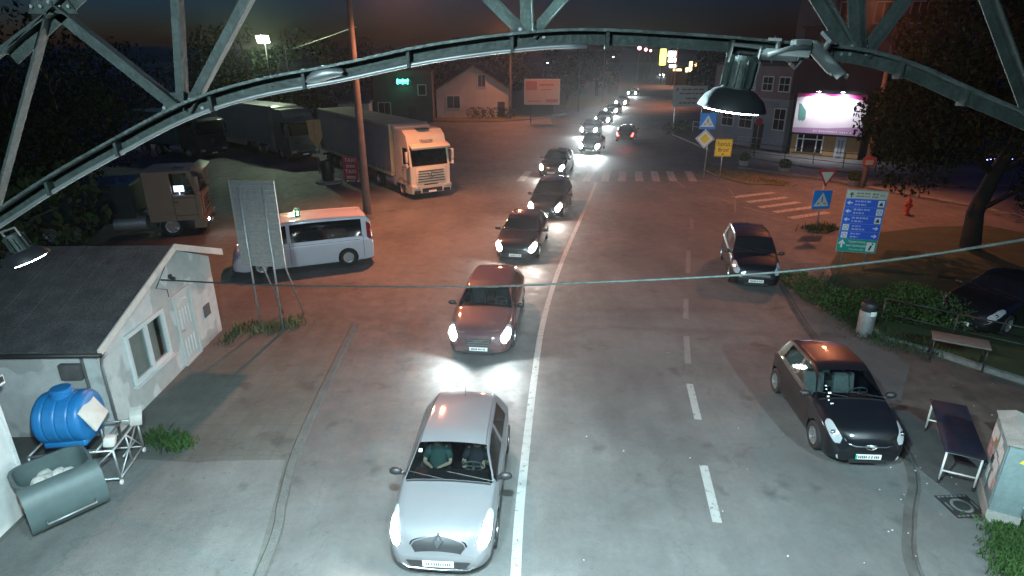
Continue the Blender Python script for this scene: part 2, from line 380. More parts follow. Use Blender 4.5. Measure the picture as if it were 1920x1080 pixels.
def car(name, label, cat, kind, L, W, H, loc, rz, paint, clear=.17, lit=False, lamps_mat='headlamp_white', interior=True, detail=True, group=None, hl=None, plate=True, tail=False, beam=0.0, grille='bars', seat='seat_fabric', blackroof=False, beamcol=(.9, 1, 1)):
    k = kind; P = car_surface(k, L, W, H, clear)
    root = empty(name, loc, rz, label, cat, group)
    ns, sub = (64, 3) if detail else (30, 2)
    S = sorted(set([round(i/ns, 4) for i in range(ns+1)]+[k['cowl'], k['roof0'], k['roof1'], k['glass1'], *k['bp'], .006, .015, .985, .994]))
    Vv = sorted(set([round(i/sub, 4) for i in range(9*sub+1)]+[5.14, 5.86, 6.25, 6.7]))
    g_ws = (6.25, 9.0)
    def cls(s, v):
        if 5.14 < v < 5.86:
            if k['bp'][0]-.055 < s < k['bp'][1] or k['bp'][2] < s < k['bp'][3]: return 'side'
        if v > 6.25 and k['cowl'] < s < k['roof0']: return 'ws'
        if v > 6.25 and k['roof1'] < s < k['glass1']: return 'rw'
        return 'body'
    rw = k['wr']*1.0; ra = rw*1.16
    axs = [(-L/2+a*L) for a in k['ax']]
    body = MB(); parts = {'side1': MB(), 'side-1': MB(), 'sidr1': MB(), 'sidr-1': MB(), 'ws': MB(), 'rw': MB()}
    for side in (1, -1):
        grid = [[P(s, v, 0, side) for v in Vv] for s in S]
        drop = set()
        step = L/ns*.75
        for i, s in enumerate(S):
            for j, v in enumerate(Vv):
                if .9 < v < 4.9:
                    q = grid[i][j]
                    for ay in axs:
                        d = math.hypot(q.y-ay, q.z-rw)
                        if abs(d-ra) < step and q.z > clear*.9 and d > 1e-3:
                            f = ra/d; q.y = ay+(q.y-ay)*f; q.z = max(rw+(q.z-rw)*f, clear*.9)
        for i in range(len(S)-1):
            for j in range(len(Vv)-1):
                s = (S[i]+S[i+1])/2; v = (Vv[j]+Vv[j+1])/2; c = cls(s, v)
                qs = [grid[i][j], grid[i][j+1], grid[i+1][j+1], grid[i+1][j]]
                if .6 < v < 4.9:
                    cc = (qs[0]+qs[1]+qs[2]+qs[3])/4
                    if any(math.hypot(cc.y-ay, cc.z-rw) < ra*.985 for ay in axs): continue
                key = c if c != 'side' else ('side' if s < (k['bp'][1]+k['bp'][2])/2 else 'sidr')+str(side)
                (body if c == 'body' else parts[key]).quad(*qs)
        if side == 1: gR = grid
        else: gL = grid
    for e in (0, -1):
        for j in range(len(Vv)-1):
            body.quad(gR[e][j], gR[e][j+1], gL[e][j+1], gL[e][j])
    b = body.build('body', paint, root, 38)
    gm = 'car_glass' if interior else 'dark_glass'
    parts['ws'].build('windscreen', gm, root, True); parts['rw'].build('rear_window', gm, root, True)
    [parts[q_].build('side_window', gm, root, True) for q_ in ('side1', 'side-1', 'sidr1', 'sidr-1')]
    # wheel wells
    ww = MB()
    for ay in axs:
        for sd in (1, -1):
            x1 = sd*W/2*.95; x0 = sd*(W/2-.32)
            A = [[Vector((x, ay+ra*math.cos(PI*t/12), rw+ra*math.sin(PI*t/12))) for x in (x0, x1)] for t in range(-1, 14)]
            ww.grid(A); ww.add([Vector((x0, ay+ra*math.cos(PI*t/12), rw+ra*math.sin(PI*t/12))) for t in range(-1, 14)], [tuple(range(15))])
    ww.box((0, 0, clear+.02), (W*.8, L*.86, .03))
    ww.build('underbody', 'black_plastic', root)
    for ay in axs:
        for sd in (1, -1): wheel(root, sd*(W/2-.10), ay, rw, .2, sd, simple=not detail)
    # head lamps
    h = hl or (.018, .135, 4.75, 6.25)
    for sd in (1, -1):
        q = MB().grid(oval(P, *h, .008, sd))
        hb = q.build('headlight', 'lamp_lens' if not lit else 'lamp_lens', root, True)
        if lit:
            lm = (h[0]+.002, h[0]+(h[1]-h[0])*.72, h[2]+(h[3]-h[2])*.03, h[2]+(h[3]-h[2])*.92)
            MB().grid(oval(P, *lm, .014, sd, True)).build('bulb', lamps_mat, hb, True)
        elif detail:
            c = P(h[0]+(h[1]-h[0])*.35, (h[2]+h[3])/2, .006, sd)
            MB().ball(c, (.06, .045, .05), 12).build('reflector', 'chrome', hb, True)
        tl = MB().grid(patch(P, .955, .998, 4.2, 5.75, .008, sd)); tl.build('tail_light', 'tail_on' if tail else 'tail_red', root, True)
        # mirrors
        my = -L/2+(k['bp'][0]-.03)*L; bz = interp(k['belt'], k['bp'][0])*H
        mm = MB().ball((sd*(W/2+.10), my, bz+.09), (.12, .07, .075), 12); mm.box((sd*(W/2+.01), my+.01, bz+.04), (.12, .05, .035))
        mo = mm.build('mirror', 'black_plastic', root, True)
        if beam and detail:
            p = P(.02, 5.3, .05, sd); spot('side_glow', (p.x, p.y-.02, p.z+.03), (p.x+sd*.5, p.y-1.0, p.z+.2), beam*.25, beamcol, R(178), .3, .05, parent=root)
        if beam:
            p = P(.03, 5.4, .06, sd)
            spot('headlight_beam', (p.x, p.y-.05, p.z), (p.x*1.05, p.y-14, .35), beam, beamcol, R(118), 1.0, .06, parent=root)
    if plate:
        pm = MB(); pz = H*.215; pm.box((0, -L/2-.016, pz), (.50, .012, .11)); pl = pm.build('number_plate', 'plate_white', root)
        if detail:
            ti = MB(); rnd = random.Random(len(label)); x = -.19
            while x < .2:
                ti.box((x, -L/2-.0235, pz), (.022, .002, .05+.014*rnd.random())); x += .036+.02*(rnd.random() < .25)
            ti.build('plate_marks', 'ink', pl)
    if detail:
        # lower grille, sills, gaps, wipers, handles
        lg = MB(); lg.box((0, -L/2-.006, H*.145), (W*.46, .02, H*.06)); lg.build('lower_grille', 'black_plastic', root)
        sm = MB()
        for sd in (1, -1):
            for s in (k['bp'][0]-.035, (k['bp'][1]+k['bp'][2])/2, k['bp'][3]+.005):
                sm.grid([[P(s+ds, 2.2+3.0*j/20, .004, sd) for j in range(21)] for ds in (-.0014, .0014)])
            sm.grid([[P(k['cowl']-.19+.175*j/14, 5.45+dv, .004, sd) for j in range(15)] for dv in (-.022, .022)])
            sm.grid([[P(s_, 9-2.6*j/12, .005, sd) for j in range(13)] for s_ in (k['cowl']-.012, k['cowl']-.003)])
        sm.build('panel_gaps', 'black_plastic', root)
        wi = MB()
        for (xa, xb) in ((-.05, -.58), (.45, -.02)):
            pa = P(k['cowl']-.004, 9, .02); a = Vector((xa*W, pa.y, pa.z+.005)); pb = P(k['cowl']+.03, 8.2, .03); bq = Vector((xb*W*.8, pb.y, pb.z))
            wi.cyl(a, bq, .008, .006, 6)
        wi.build('wiper', 'black_plastic', root)
        for sd in (1, -1):
            for s in (k['bp'][1]-.05, k['bp'][3]-.06):
                MB().grid(patch(P, s, s+.035, 4.45, 4.62, .022, sd, 3, 2)).build('door_handle', paint, root, True)
        an = MB(); pa = P(k['roof1']-.06, 9); an.cyl(pa, pa+Vector((0, .14, .16)), .006, .003, 6); an.build('aerial', 'black_plastic', root)
        rr = MB()
        for sd in (1, -1): rr.grid([[P(s_, v_, .004, sd) for v_ in (6.36, 6.44)] for s_ in [k['roof0']+(k['roof1']-k['roof0'])*i/14 for i in range(15)]])
        rr.build('roof_trim', 'black_plastic', root, True)
    if interior:
        it = MB(); bz = H*.62
        it.box((0, -L/2+(k['cowl']+.06)*L, bz-.08), (W*.78, .42, .20), bev=.05)
        it.build('dashboard', 'black_plastic', root, 40)
        sy = -L/2+(k['roof0']+.09)*L
        for sd in (1, -1):
            st = MB(); st.box((sd*W*.21, sy-.1, .46), (.50, .52, .18), bev=.06); st.box((sd*W*.21, sy+.24, .78), (.48, .16, .62), rot=(R(-14), 0, 0), bev=.06)
            st.box((sd*W*.21, sy+.36, 1.14*H/1.45), (.26, .09, .17), bev=.03); st.build('seat', seat, root, 40)
        rs = MB(); rs.box((0, sy+1.0, .5), (W*.7, .5, .2), bev=.05); rs.box((0, sy+1.28, .80), (W*.7, .16, .6), rot=(R(-16), 0, 0), bev=.05); rs.build('rear_seat', seat, root, 40)
        sw = MB(); c = Vector((W*.21, sy-.42, .93*H/1.45)); rm = Euler((R(-62), 0, 0)).to_matrix()
        ring = [c+rm @ Vector((.185*math.cos(a), .185*math.sin(a), 0)) for a in [2*PI*i/24 for i in range(25)]]
        sw.tube(ring, .016, 6); sw.cyl(ring[0], ring[12], .014, n=6); sw.cyl(c, ring[18], .014, n=6); sw.cyl(c, c+Vector((0, -.25, -.12)), .03, n=8)
        sw.build('steering_wheel', 'grey_bar' if detail else 'black_plastic', root, 40)
    root['_P'] = 0
    del root['_P']
    return root, P

def place(front, roof, H, zf=.25):
    """front centre pixel and rear roof edge pixel -> position and heading of a car coming towards us"""
    a = G(*front, zf); b = G(*roof, H*.97); d = Vector((a.x-b.x, a.y-b.y, 0)); u = d.normalized()
    return a, u, math.atan2(u.x, -u.y), d.length
# ================================================================ THE GROUND
def sheet(name, poly, z, m, kind='structure'):
    o = MB().add([(p[0], p[1], z) for p in poly], [tuple(range(len(poly)))]).build(name, m); o['kind'] = kind; return o
def slab(name, poly, z0, z1, m):
    return struct(MB().prism([(p[0], p[1]) for p in poly], z0, z1).build(name, m))
def strip(name, pts, wd, z, m, h=0.0):
    pts = [Vector((p[0], p[1], 0)) for p in pts]; L_, R_ = [], []
    for i, p in enumerate(pts):
        d = (pts[min(i+1, len(pts)-1)]-pts[max(i-1, 0)]).normalized(); n = Vector((-d.y, d.x, 0))*wd/2; L_.append(p+n); R_.append(p-n)
    b = MB()
    for i in range(len(pts)-1):
        q = [L_[i], R_[i], R_[i+1], L_[i+1]]
        if h: b.prism([(a.x, a.y) for a in q], z, z+h)
        else: b.quad(*[Vector((a.x, a.y, z)) for a in q])
    return struct(b.build(name, m))
def smooth_pts(pts, n=6):
    P = [Vector((p[0], p[1], 0)) for p in pts]; out = []
    for i in range(len(P)-1):
        p0 = P[max(i-1, 0)]; p1 = P[i]; p2 = P[i+1]; p3 = P[min(i+2, len(P)-1)]
        for k in range(n):
            t = k/n; out.append(.5*((2*p1)+(p2-p0)*t+(2*p0-5*p1+4*p2-p3)*t*t+(3*p1-p0-3*p2+p3)*t**3))
    out.append(P[-1]); return out

sheet('terrain', [(-900, -60), (900, -60), (900, 1400), (-900, 1400)], -.05, 'dry_grass')
sheet('road', [(-50, -12), (38, -12), (34, 70), (30, 120), (60, 230), (52, 232), (18, 110), (10, 95), (-50, 92)], 0, 'asphalt')
struct(bpy.data.objects['road'])
# left pavement with kerb
kl = [(-4.0, -4), (-4.02, 2), (-4.05, 7.57), (-4.3, 9.2), (-4.55, 10.75), (-4.72, 13.5), (-4.85, 17.2)]
kerb_l = smooth_pts(kl)
slab('pavement_left', [(p.x-.09, p.y) for p in kerb_l]+[(-5.5, 17.9), (-9.5, 18.2), (-14, 17), (-14, -4)], -.02, .10, 'pavement')
strip('kerb_left', kerb_l, .15, -.02, 'kerb_worn', .128)
sheet('concrete_apron', [(-4.16, -2), (-4.16, 7.5), (-4.44, 9.2), (-4.66, 10.4), (-6.1, 10.35), (-6.4, 10.3), (-8.7, 10.5), (-8.9, -2)], .104, 'concrete_apron')
# right pavement and gutter line
kr = [(6.25, 2), (6.45, 6), (6.53, 7.57), (7.2, 8.8), (7.95, 9.9), (8.4, 11.2), (8.7, 13.5), (9.05, 17.05), (9.75, 20.5), (10.4, 23.5), (11.6, 26.6)]
kerb_r = smooth_pts(kr)
slab('pavement_right', [(p.x+.1, p.y) for p in kerb_r]+[(13.2, 25.5), (12.2, 21.6), (11.2, 18.2), (10.9, 16.4), (16, 14.2), (16, 2)], -.02, .03, 'asphalt')
strip('gutter', kerb_r, .16, .004, 'gutter_dark')
strip('gutter_lip', [(p.x+.13, p.y) for p in kerb_r], .05, -.01, 'gutter_dark', .047)
soil = [G(1705, 690), G(1660, 648), G(1760, 672), G(1960, 740), (17, 11.4, 0), (16, 6.2, 0), (10.2, 8.6, 0), (9.7, 10.6, 0), (9.3, 12.6, 0)]
sheet('soil_strip', soil, .034, 'trodden_soil')
# the dark lawn on the right behind the low edging
lawn = [G(1578, 462), G(1640, 440), G(1740, 428), G(1850, 426), G(2050, 465), (40, 20, 0), (26, 12.6, 0), G(1960, 728), G(1870, 700), G(1760, 664), G(1655, 638), G(1600, 600), G(1570, 540), G(1556, 500)]
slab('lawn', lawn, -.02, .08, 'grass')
edge = [G(1612, 606), G(1655, 640), G(1760, 668), G(1870, 705), G(1990, 742), (19, 11.6, 0)]
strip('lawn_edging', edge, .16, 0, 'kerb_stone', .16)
# weedy traffic islands
slab('traffic_island', [G(1325, 309), G(1400, 322), G(1480, 342), G(1470, 349), G(1400, 346), G(1345, 332), G(1318, 318)], -.02, .09, 'dry_grass')
slab('traffic_island_small', [G(1505, 427), G(1530, 419), G(1560, 421), G(1572, 430), G(1550, 438), G(1515, 436)], -.02, .09, 'dry_grass')
# far kerb lit by the sodium lamps and the pavement in front of the shops
fk = smooth_pts([G(1385, 315), G(1470, 327), G(1580, 344), G(1700, 367), G(1820, 388), G(1960, 422), G(2100, 462)], 4)
strip('far_kerb', fk, .45, 0, 'kerb_stone', .13)
slab('shop_pavement', [G(1275, 225), G(1250, 238), G(1262, 254), G(1330, 283), G(1420, 300), G(1520, 316), G(1640, 332), G(1800, 352), (60, 36, 0), (60, 80, 0), (24, 82, 0)], -.02, .12, 'asphalt')
strip('far_kerb_left', [G(740, 224), G(860, 229), G(930, 229), G(1000, 224), G(1060, 214)], .35, 0, 'kerb_stone', .14)
slab('verge_left', [G(740, 222.5), G(860, 227.5), G(930, 227.5), G(1000, 222.5), G(1056, 212), (2, 105, 0), (12, 150, 0), (-60, 150, 0), (-60, 80, 0)], -.02, .09, 'dry_grass')
# painted lines
cl = smooth_pts([G(*p) for p in [(1118, 342), (1100, 385), (1075, 440), (1050, 500), (1030, 560), (1014, 625), (1003, 700), (993, 780), (983, 870), (974, 960), (967, 1075), (963, 1180)]])
strip('centre_line_marking', cl, .17, .004, 'road_white')
for a, b in [((1345, 980), (1319, 873)), ((1309, 787), (1293, 720)), ((1290, 682), (1287, 630)), ((1286, 598), (1286, 560)), ((1290, 512), (1291, 470)), ((1297, 430), (1297, 410))]:
    strip('lane_dash_marking', [G(*a), G(*b)], .17, .004, 'road_worn' if a[1] < 700 else 'road_white')
for (xb, xt) in [(975, 992), (1055, 1074), (1098, 1110), (1134, 1139), (1166, 1168), (1199, 1197), (1231, 1226), (1263, 1255), (1300, 1290)]:
    a = G(xb, 340); b = G(xt, 321)
    strip('crossing_bar_marking', [a, (a+b)/2, b], .52, .004, 'road_crossing')
for a, b in [((1374, 370), (1451, 361)), ((1401, 379), (1475, 370)), ((1424, 389), (1498, 379)), ((1451, 398), (1525, 388)), ((1481, 409), (1552, 398))]:
    strip('side_crossing_bar_marking', [G(*a), G(*b)], .42, .004, 'road_crossing')
for a, b in [((1341, 370), (1374, 381)), ((1393, 388), (1439, 400)), ((1448, 409), (1481, 416)), ((1270, 340), (1284, 352))]:
    strip('stop_dash_marking', [G(*a), G(*b)], .22, .004, 'road_worn')
strip('turn_line_marking', smooth_pts([G(1205, 348), G(1235, 358), G(1280, 364)]), .1, .004, 'road_worn')
strip('turn_line_marking_right', smooth_pts([G(1365, 352), G(1376, 368), G(1379, 398)]), .1, .004, 'road_worn')
strip('stop_line_marking', [G(1120, 361), G(1150, 362)], .12, .004, 'road_worn')
# patched asphalt under the queue: lighter repair patches between tyre tracks
sheet('asphalt_patch', [G(965, 690), G(985, 560), G(1030, 470), G(1060, 430), G(1070, 440), G(1035, 520), G(1012, 600), G(996, 690)], .0025, 'concrete_apron') if False else None
# manhole cover in the right pavement
mh = empty('manhole_cover', G(1803, 949, .034), R(4), 'square cast iron manhole cover set in the pavement beside the grey cabinet', 'manhole cover')
MB().box((0, 0, .004), (.62, .60, .012)).build('cover_plate', 'dark_metal', mh)
q = MB(); q.lathe([(.14, .011), (.14, .016), (.19, .016), (.19, .011)], n=28)
for i in range(-3, 4):
    q.box((i*.085, .26, .012), (.05, .04, .006)); q.box((i*.085, -.26, .012), (.05, .04, .006))
q.box((.25, 0, .012), (.03, .2, .006)); q.box((-.25, 0, .012), (.03, .2, .006)); q.build('raised_pattern', 'grey_bar', mh)
# far hills
def hills(name, y, h, seed, x0=-900, x1=900):
    rows = []
    for j in range(5):
        r_ = []
        for i in range(121):
            x = x0+(x1-x0)*i/120; n_ = mnoise.noise(Vector((x*.004, seed, 0)))*.6+mnoise.noise(Vector((x*.02, seed, 3)))*.25
            r_.append((x, y+j*40, (h*(.75+n_))*(0, .55, .85, 1, .9)[j]-.5))
        rows.append(r_)
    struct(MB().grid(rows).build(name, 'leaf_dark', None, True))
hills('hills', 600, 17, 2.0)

# ================================================================ STREET LAMP LIGHT (lamps themselves below)
def weeds(name, label, cat, pts, n, h, m, seed, spread=.5):
    rnd = random.Random(seed); b = MB()
    for i in range(n):
        k = rnd.random()*(len(pts)-1); a = Vector(pts[int(k)]); c = Vector(pts[min(int(k)+1, len(pts)-1)]); p = a.lerp(c, k % 1)
        p = p+Vector((rnd.gauss(0, spread), rnd.gauss(0, spread), 0)); hh = h*rnd.uniform(.35, 1.1)
        an = rnd.uniform(0, PI); wv = hh*rnd.uniform(.05, .14); ln = Vector((rnd.gauss(0, .35), rnd.gauss(0, .35), 1))*hh
        d = Vector((math.cos(an), math.sin(an), 0))*wv
        b.add([p-d, p+d, p+ln*.6+d*.9, p+ln, p+ln*.6-d*.9], [(0, 1, 2, 3, 4)])
        if rnd.random() < .5:
            e = p+ln*.7; s2 = Vector((rnd.gauss(0, 1), rnd.gauss(0, 1), rnd.gauss(0, .4))).normalized()*hh*.2; b.add([e, e+s2+d, e+s2*1.6, e+s2-d], [(0, 1, 2, 3)])
    o = b.build(name, m); tag(o, label, cat, kind='stuff'); return o
def leaf_cloud(name, clusters, n, size, m, parent, seed):
    """leaves scattered on twigs through lumpy clusters: clusters = [(centre, radii)]"""
    rnd = random.Random(seed); b = MB(); tot = sum(r[0]*r[1]*r[2] for c, r in clusters)
    for c, r in clusters:
        for i in range(max(3, int(n*r[0]*r[1]*r[2]/tot))):
            while True:
                d = Vector((rnd.uniform(-1, 1), rnd.uniform(-1, 1), rnd.uniform(-1, 1)))
                if .12 < d.length < 1: break
            d = d*(d.length**-.45)
            p = Vector(c)+Vector((d.x*r[0], d.y*r[1], d.z*r[2]))
            u = Vector((rnd.gauss(0, 1), rnd.gauss(0, 1), rnd.gauss(0, .6))).normalized(); v_ = u.orthogonal().normalized(); v_ = Matrix.Rotation(rnd.uniform(0, 6.3), 3, u) @ v_
            s_ = size*rnd.uniform(.6, 1.4)
            b.add([p-v_*s_*.5, p+u*s_*.3, p+v_*s_*.6, p-u*s_*.3], [(0, 1, 2, 3)])
    o = b.build(name, m, parent); return o
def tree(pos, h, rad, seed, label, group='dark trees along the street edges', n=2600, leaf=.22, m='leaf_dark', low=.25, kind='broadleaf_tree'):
    rnd = random.Random(seed); t = empty(kind, pos, 0, label, 'tree', group)
    tr = MB(); p = Vector((0, 0, 0)); pts = [p]
    for i in range(6): p = p+Vector((rnd.gauss(0, .08)*h/8, rnd.gauss(0, .08)*h/8, h*.75/6)); pts.append(p)
    r0 = .022*h+.05; tr.tube(pts, [r0*1.25, r0, r0*.85, r0*.7, r0*.5, r0*.35, r0*.15], 9); cl = []
    for i in range(11):
        k = 1+int(rnd.random()*5.9) if i > 2 else 2+i; a0 = pts[min(k, 6)]; an = i*2.4+rnd.uniform(-.4, .4); lz = a0.z/h
        e = a0+Vector((math.cos(an)*rad*rnd.uniform(.4, .78), math.sin(an)*rad*rnd.uniform(.4, .78), h*rnd.uniform(.08, .25)))
        if e.z < h*low: e.z = h*(low+.1)
        mid = (a0+e)/2+Vector((0, 0, h*.03)); tr.tube([a0, mid, e], [r0*.4, r0*.25, r0*.08], 6)
        rr = rad*rnd.uniform(.28, .5); cl.append((e, (rr, rr, rr*rnd.uniform(.7, 1.0))))
    for i in range(9):
        an = rnd.uniform(0, 6.3); z = h*rnd.uniform(low+.05, .92); f = rad*.75*math.sin(PI*min(max((z/h-low*.6)/(1.05-low*.6), 0), 1))**.6
        rr = rad*rnd.uniform(.22, .42); cl.append(((math.cos(an)*f, math.sin(an)*f, z), (rr, rr, rr*.8)))
    tr.build('trunk', 'bark', t, True); leaf_cloud('crown', cl, n, leaf, m, t, seed+9); return t
# ================================================================ GANTRY ROUND THE CAMERA
GY = 2.6
gt = empty('gantry_truss', (0, GY, 0), 0, 'arched grey steel lattice truss spanning the road across the top of the view', 'gantry')
def gp(px, py, dy=0): q = V(px, py, GY+dy); return Vector((q.x, q.y-GY, q.z))
def arc(pts, n=5):
    P = [gp(*p) for p in pts]; out = []
    for i in range(len(P)-1):
        p0 = P[max(i-1, 0)]; p1 = P[i]; p2 = P[i+1]; p3 = P[min(i+2, len(P)-1)]
        for k in range(n):
            t = k/n; out.append(.5*((2*p1)+(p2-p0)*t+(2*p0-5*p1+4*p2-p3)*t*t+(3*p1-p0-3*p2+p3)*t**3))
    out.append(P[-1]); return out
low = arc([(-90, 462), (0, 410), (100, 345), (200, 287), (350, 208), (480, 165), (640, 134), (800, 100), (960, 78), (1100, 70), (1300, 80), (1460, 93), (1600, 106), (1700, 134), (1800, 178), (1920, 230), (2030, 285)])
# angle section: upright leg with a flange turned towards us
up = (0, 0, 1)
mat('steel_pale', (.06, .075, .07), .45, .3, c2=(.16, .19, .18), scale=12, bump=.3, fine=(50, .3))  # paler steel tone for the chord flange
b = MB(); b.tube(low, 1, prof=[(-.004, -.026), (.004, -.026), (.004, .026), (-.004, .026)], up=up); b.build('chord_web', 'steel_paint', gt)
b = MB(); b.tube([p+Vector((0, -.028, .027)) for p in low], 1, prof=[(-.034, -.005), (.034, -.005), (.034, .005), (-.034, .005)], up=up); b.build('chord_flange', 'steel_pale', gt)
b = MB(); b.tube([p+Vector((0, -.022, -.032)) for p in low[:46]], .009, 8); b.build('cable_conduit', 'galvanised', gt, True)
for i in range(4, len(low)-2, 6):
    q = MB().box(low[i]+Vector((0, -.02, -.004)), (.012, .05, .075)); q.build('splice_plate', 'steel_paint', gt)
def brace(a, b_, wd=.045):
    A = gp(*a); B = gp(*b_); A.y += .012; B.y += .012
    q = MB(); d = (B-A).normalized(); n = Vector((-d.z, 0, d.x))
    q.extr([A+n*wd/2, A-n*wd/2, B-n*wd/2, B+n*wd/2], (0, .006, 0)); q.extr([A+n*(wd/2), A+n*(wd/2-.006), B+n*(wd/2-.006), B+n*(wd/2)], (0, -.04, 0))
    q.build('brace', 'steel_paint', gt)
for a, b_, wd in [((95, 15), (338, 208), .058), ((325, -60), (340, 205), .052), ((492, -60), (352, 205), .050), ((88, 20), (-22, 430), .036), ((100, 18), (-60, 140), .034), ((20, 110), (200, -60), .05),
                  ((860, -60), (985, 66), .046), ((985, -60), (989, 66), .050), ((1105, -60), (996, 66), .042), ((1500, -60), (1597, 100), .050), ((1604, -60), (1607, 102), .048), ((1740, -60), (1618, 104), .040), ((1830, -60), (1940, 240), .040)]:
    brace(a, b_, wd)
for c, s_ in [((345, 205), .13), ((988, 72), .11), ((1607, 104), .11), ((95, 15), .12)]:
    p = gp(*c); MB().extr([p+Vector((-s_*.8, .004, -.02)), p+Vector((s_*.8, .004, -.02)), p+Vector((s_*.45, .004, s_*.5)), p+Vector((-s_*.45, .004, s_*.5))], (0, .006, 0)).build('gusset_plate', 'steel_paint', gt)
    q = MB()
    for dx_, dz_ in [(-.6, .05), (-.3, .05), (.3, .05), (.6, .05), (-.25, .3), (.25, .3), (0, .18)]: q.cyl(p+Vector((dx_*s_, .004, dz_*s_)), p+Vector((dx_*s_, -.006, dz_*s_)), .007, n=6)
    q.build('bolts', 'galvanised', gt)
# torn wrap round the chord
b = MB(); ring = []
for i, (px, py) in enumerate([(580, 150), (594, 143), (612, 138), (630, 136), (648, 136)]):
    p = gp(px, py); rr = (.012, .022, .026, .022, .014)[i]; ring.append([p+Vector((0, -.03, 0))+Vector((.004*math.sin(a*3), rr*1.2*math.cos(a), rr*math.sin(a)*(1+.25*math.sin(3*a+i)))) for a in [2*PI*k/14 for k in range(15)]])
b.grid(ring); tag(b.build('plastic_wrap', 'galvanised', None, True, loc=(0, GY, 0)), 'loose pale plastic wrap bunched around the gantry beam', 'plastic wrap')

def high_bay(pos, tilt, label, power, target, scale=1.0, group='high bay floodlights on the gantry', size=R(150)):
    t = empty('high_bay_lamp', pos, 0, label, 'lamp', group); t.rotation_euler = tilt; t.scale = (scale,)*3
    b = MB(); b.lathe([(.001, .20), (.050, .20), (.056, .19), (.052, .09), (.06, .075)], n=20)
    for i in range(12):
        a = 2*PI*i/12; b.box((math.cos(a)*.056, math.sin(a)*.056, .135), (.022, .006, .10), rot=(0, 0, a))
    b.build('ballast_housing', 'steel_paint', t, 40)
    b = MB(); b.lathe([(.06, .078), (.085, .068), (.115, .042), (.132, .012), (.135, 0), (.128, 0), (.12, .012), (.09, .04), (.06, .06)], n=36); b.build('reflector_dish', 'dark_metal', t, 40)
    b = MB(); b.lathe([(.001, .004), (.118, .004), (.121, -.002), (.110, -.007), (.001, -.010)], n=36); b.build('lit_lens', 'lamp_on', t, True)
    b = MB(); b.tube([(-.055, 0, .17), (-.055, 0, .235), (.055, 0, .235), (.055, 0, .17)], .008, 6); b.build('bracket', 'galvanised', t)
    m = Euler(tilt).to_matrix(); p = Vector(pos)+m @ Vector((0, 0, -.05*scale)); spot('lamp_light', p, target, power, COOL, size, 1.0, .12)
    return t
KEY = 1.0
c1 = V(1371, 203, GY-.05); c2 = V(56, 486, GY-.05)
high_bay(c1, (R(4), R(6), 0), 'lit high bay lamp hanging below the right side of the gantry beam', 2700*KEY, (1.6, 6.5, 0))
high_bay(c2, (R(6), R(-18), 0), 'lit high bay lamp hanging low at the left edge of the gantry beam', 4700*KEY, (-4.6, 7.5, 0), .62, size=R(128))
high_bay(Vector((9.6, 2.55, 7.2)), (0, 0, 0), 'high bay lamp over the right pavement beyond the view', 4600*KEY, (7.0, 8.5, 0))
high_bay(Vector((-.4, 2.9, 8.75)), (0, 0, 0), 'added high bay lamp out of view above the middle of the gantry beam', 10800*KEY, (1.5, 5.4, 0), size=R(124))  # added unseen key lamp, set ahead of the truss so the steel stays dim
high_bay(Vector((-1.5, -1.6, 8.9)), (0, 0, 0), 'high bay lamp behind the viewpoint over the road', 900*KEY, (-.5, 8.5, 0))
# two cctv cameras clamped to the chord
def cctv(px, py, yaw, pitch, label, s=1.0):
    t = empty('security_camera', V(px, py, GY-.10), 0, label, 'security camera', 'cameras clamped on the gantry'); t.rotation_euler = (pitch, 0, yaw); t.scale = (s,)*3
    b = MB(); b.lathe([(.001, -.12), (.030, -.115), (.034, -.09), (.034, .11), (.030, .12), (.001, .12)], axis='Y', n=20); b.build('camera_body', 'camera_paint', t, 40)
    b = MB(); P = []
    for y in (-.19, .10): P.append([Vector((math.cos(a)*.042, y, math.sin(a)*.042)) for a in [PI*k/12 for k in range(13)]])
    b.grid(P); P2 = [[p*.96+Vector((0, p.y*.04, 0)) for p in r_] for r_ in P]; b.grid(P2); b.build('sun_shield', 'camera_paint', t, True)
    MB().lathe([(.001, -.125), (.028, -.125), (.028, -.12)], axis='Y', n=20).build('lens_glass', 'lamp_lens', t, True)
    b = MB(); b.cyl((0, .02, .04), (0, .03, .09), .016, n=10); b.box((0, .05, .10), (.05, .09, .02)); b.build('mount_arm', 'camera_paint', t, 40)
cctv(1462, 104, R(62), R(4), 'small pale camera facing sideways on the gantry beam', .55)
cctv(1541, 108, R(28), R(38), 'larger pale shrouded camera pointing down right on the gantry beam', .66)
# added cool spot without a fitting, brightens the signs down the road
spot('added_flood', V(1440, 112, GY+.12), (6, 38, 1), 9000, COOL, R(54), 1.0, .10)
b = MB(); b.tube([V(1475, 110, GY-.1), V(1490, 128, GY-.1), V(1500, 118, GY-.1), V(1508, 104, GY-.1)], .006, 6); b.tube([V(1440, 104, GY-.1), V(1480, 92, GY-.12), V(1520, 88, GY-.1)], .012, 6)
tag(b.build('camera_cable', 'camera_paint', None, True), 'looped pale cable hanging between the two gantry cameras', 'cable')
b = MB(); b.box(V(1500, 92, GY-.08), (.07, .06, .07), bev=.012); tag(b.build('junction_box', 'camera_paint', None, 40), 'pale junction box clamped on the beam between the cameras', 'junction box')
# overhead cable
pts = []
A = V(283, 525, 14.2); B = V(1000, 533, 10.5); C_ = V(1925, 448, 7.0); D = V(2400, 400, 5.6)
for i in range(41):
    t = i/40
    px = 283+(2400-283)*t; Yd = 14.2+(5.4-14.2)*t
    xs = [(283, 524), (560, 536), (860, 538), (1100, 530), (1400, 515), (1650, 490), (1925, 448), (2400, 355)]
    pts.append(V(px, interp(xs, px), Yd))
tag(MB().tube(pts, .021, 8).build('overhead_cable', 'steel_paint', None, True), 'thick grey cable sagging across the road from the hut roof', 'cable')
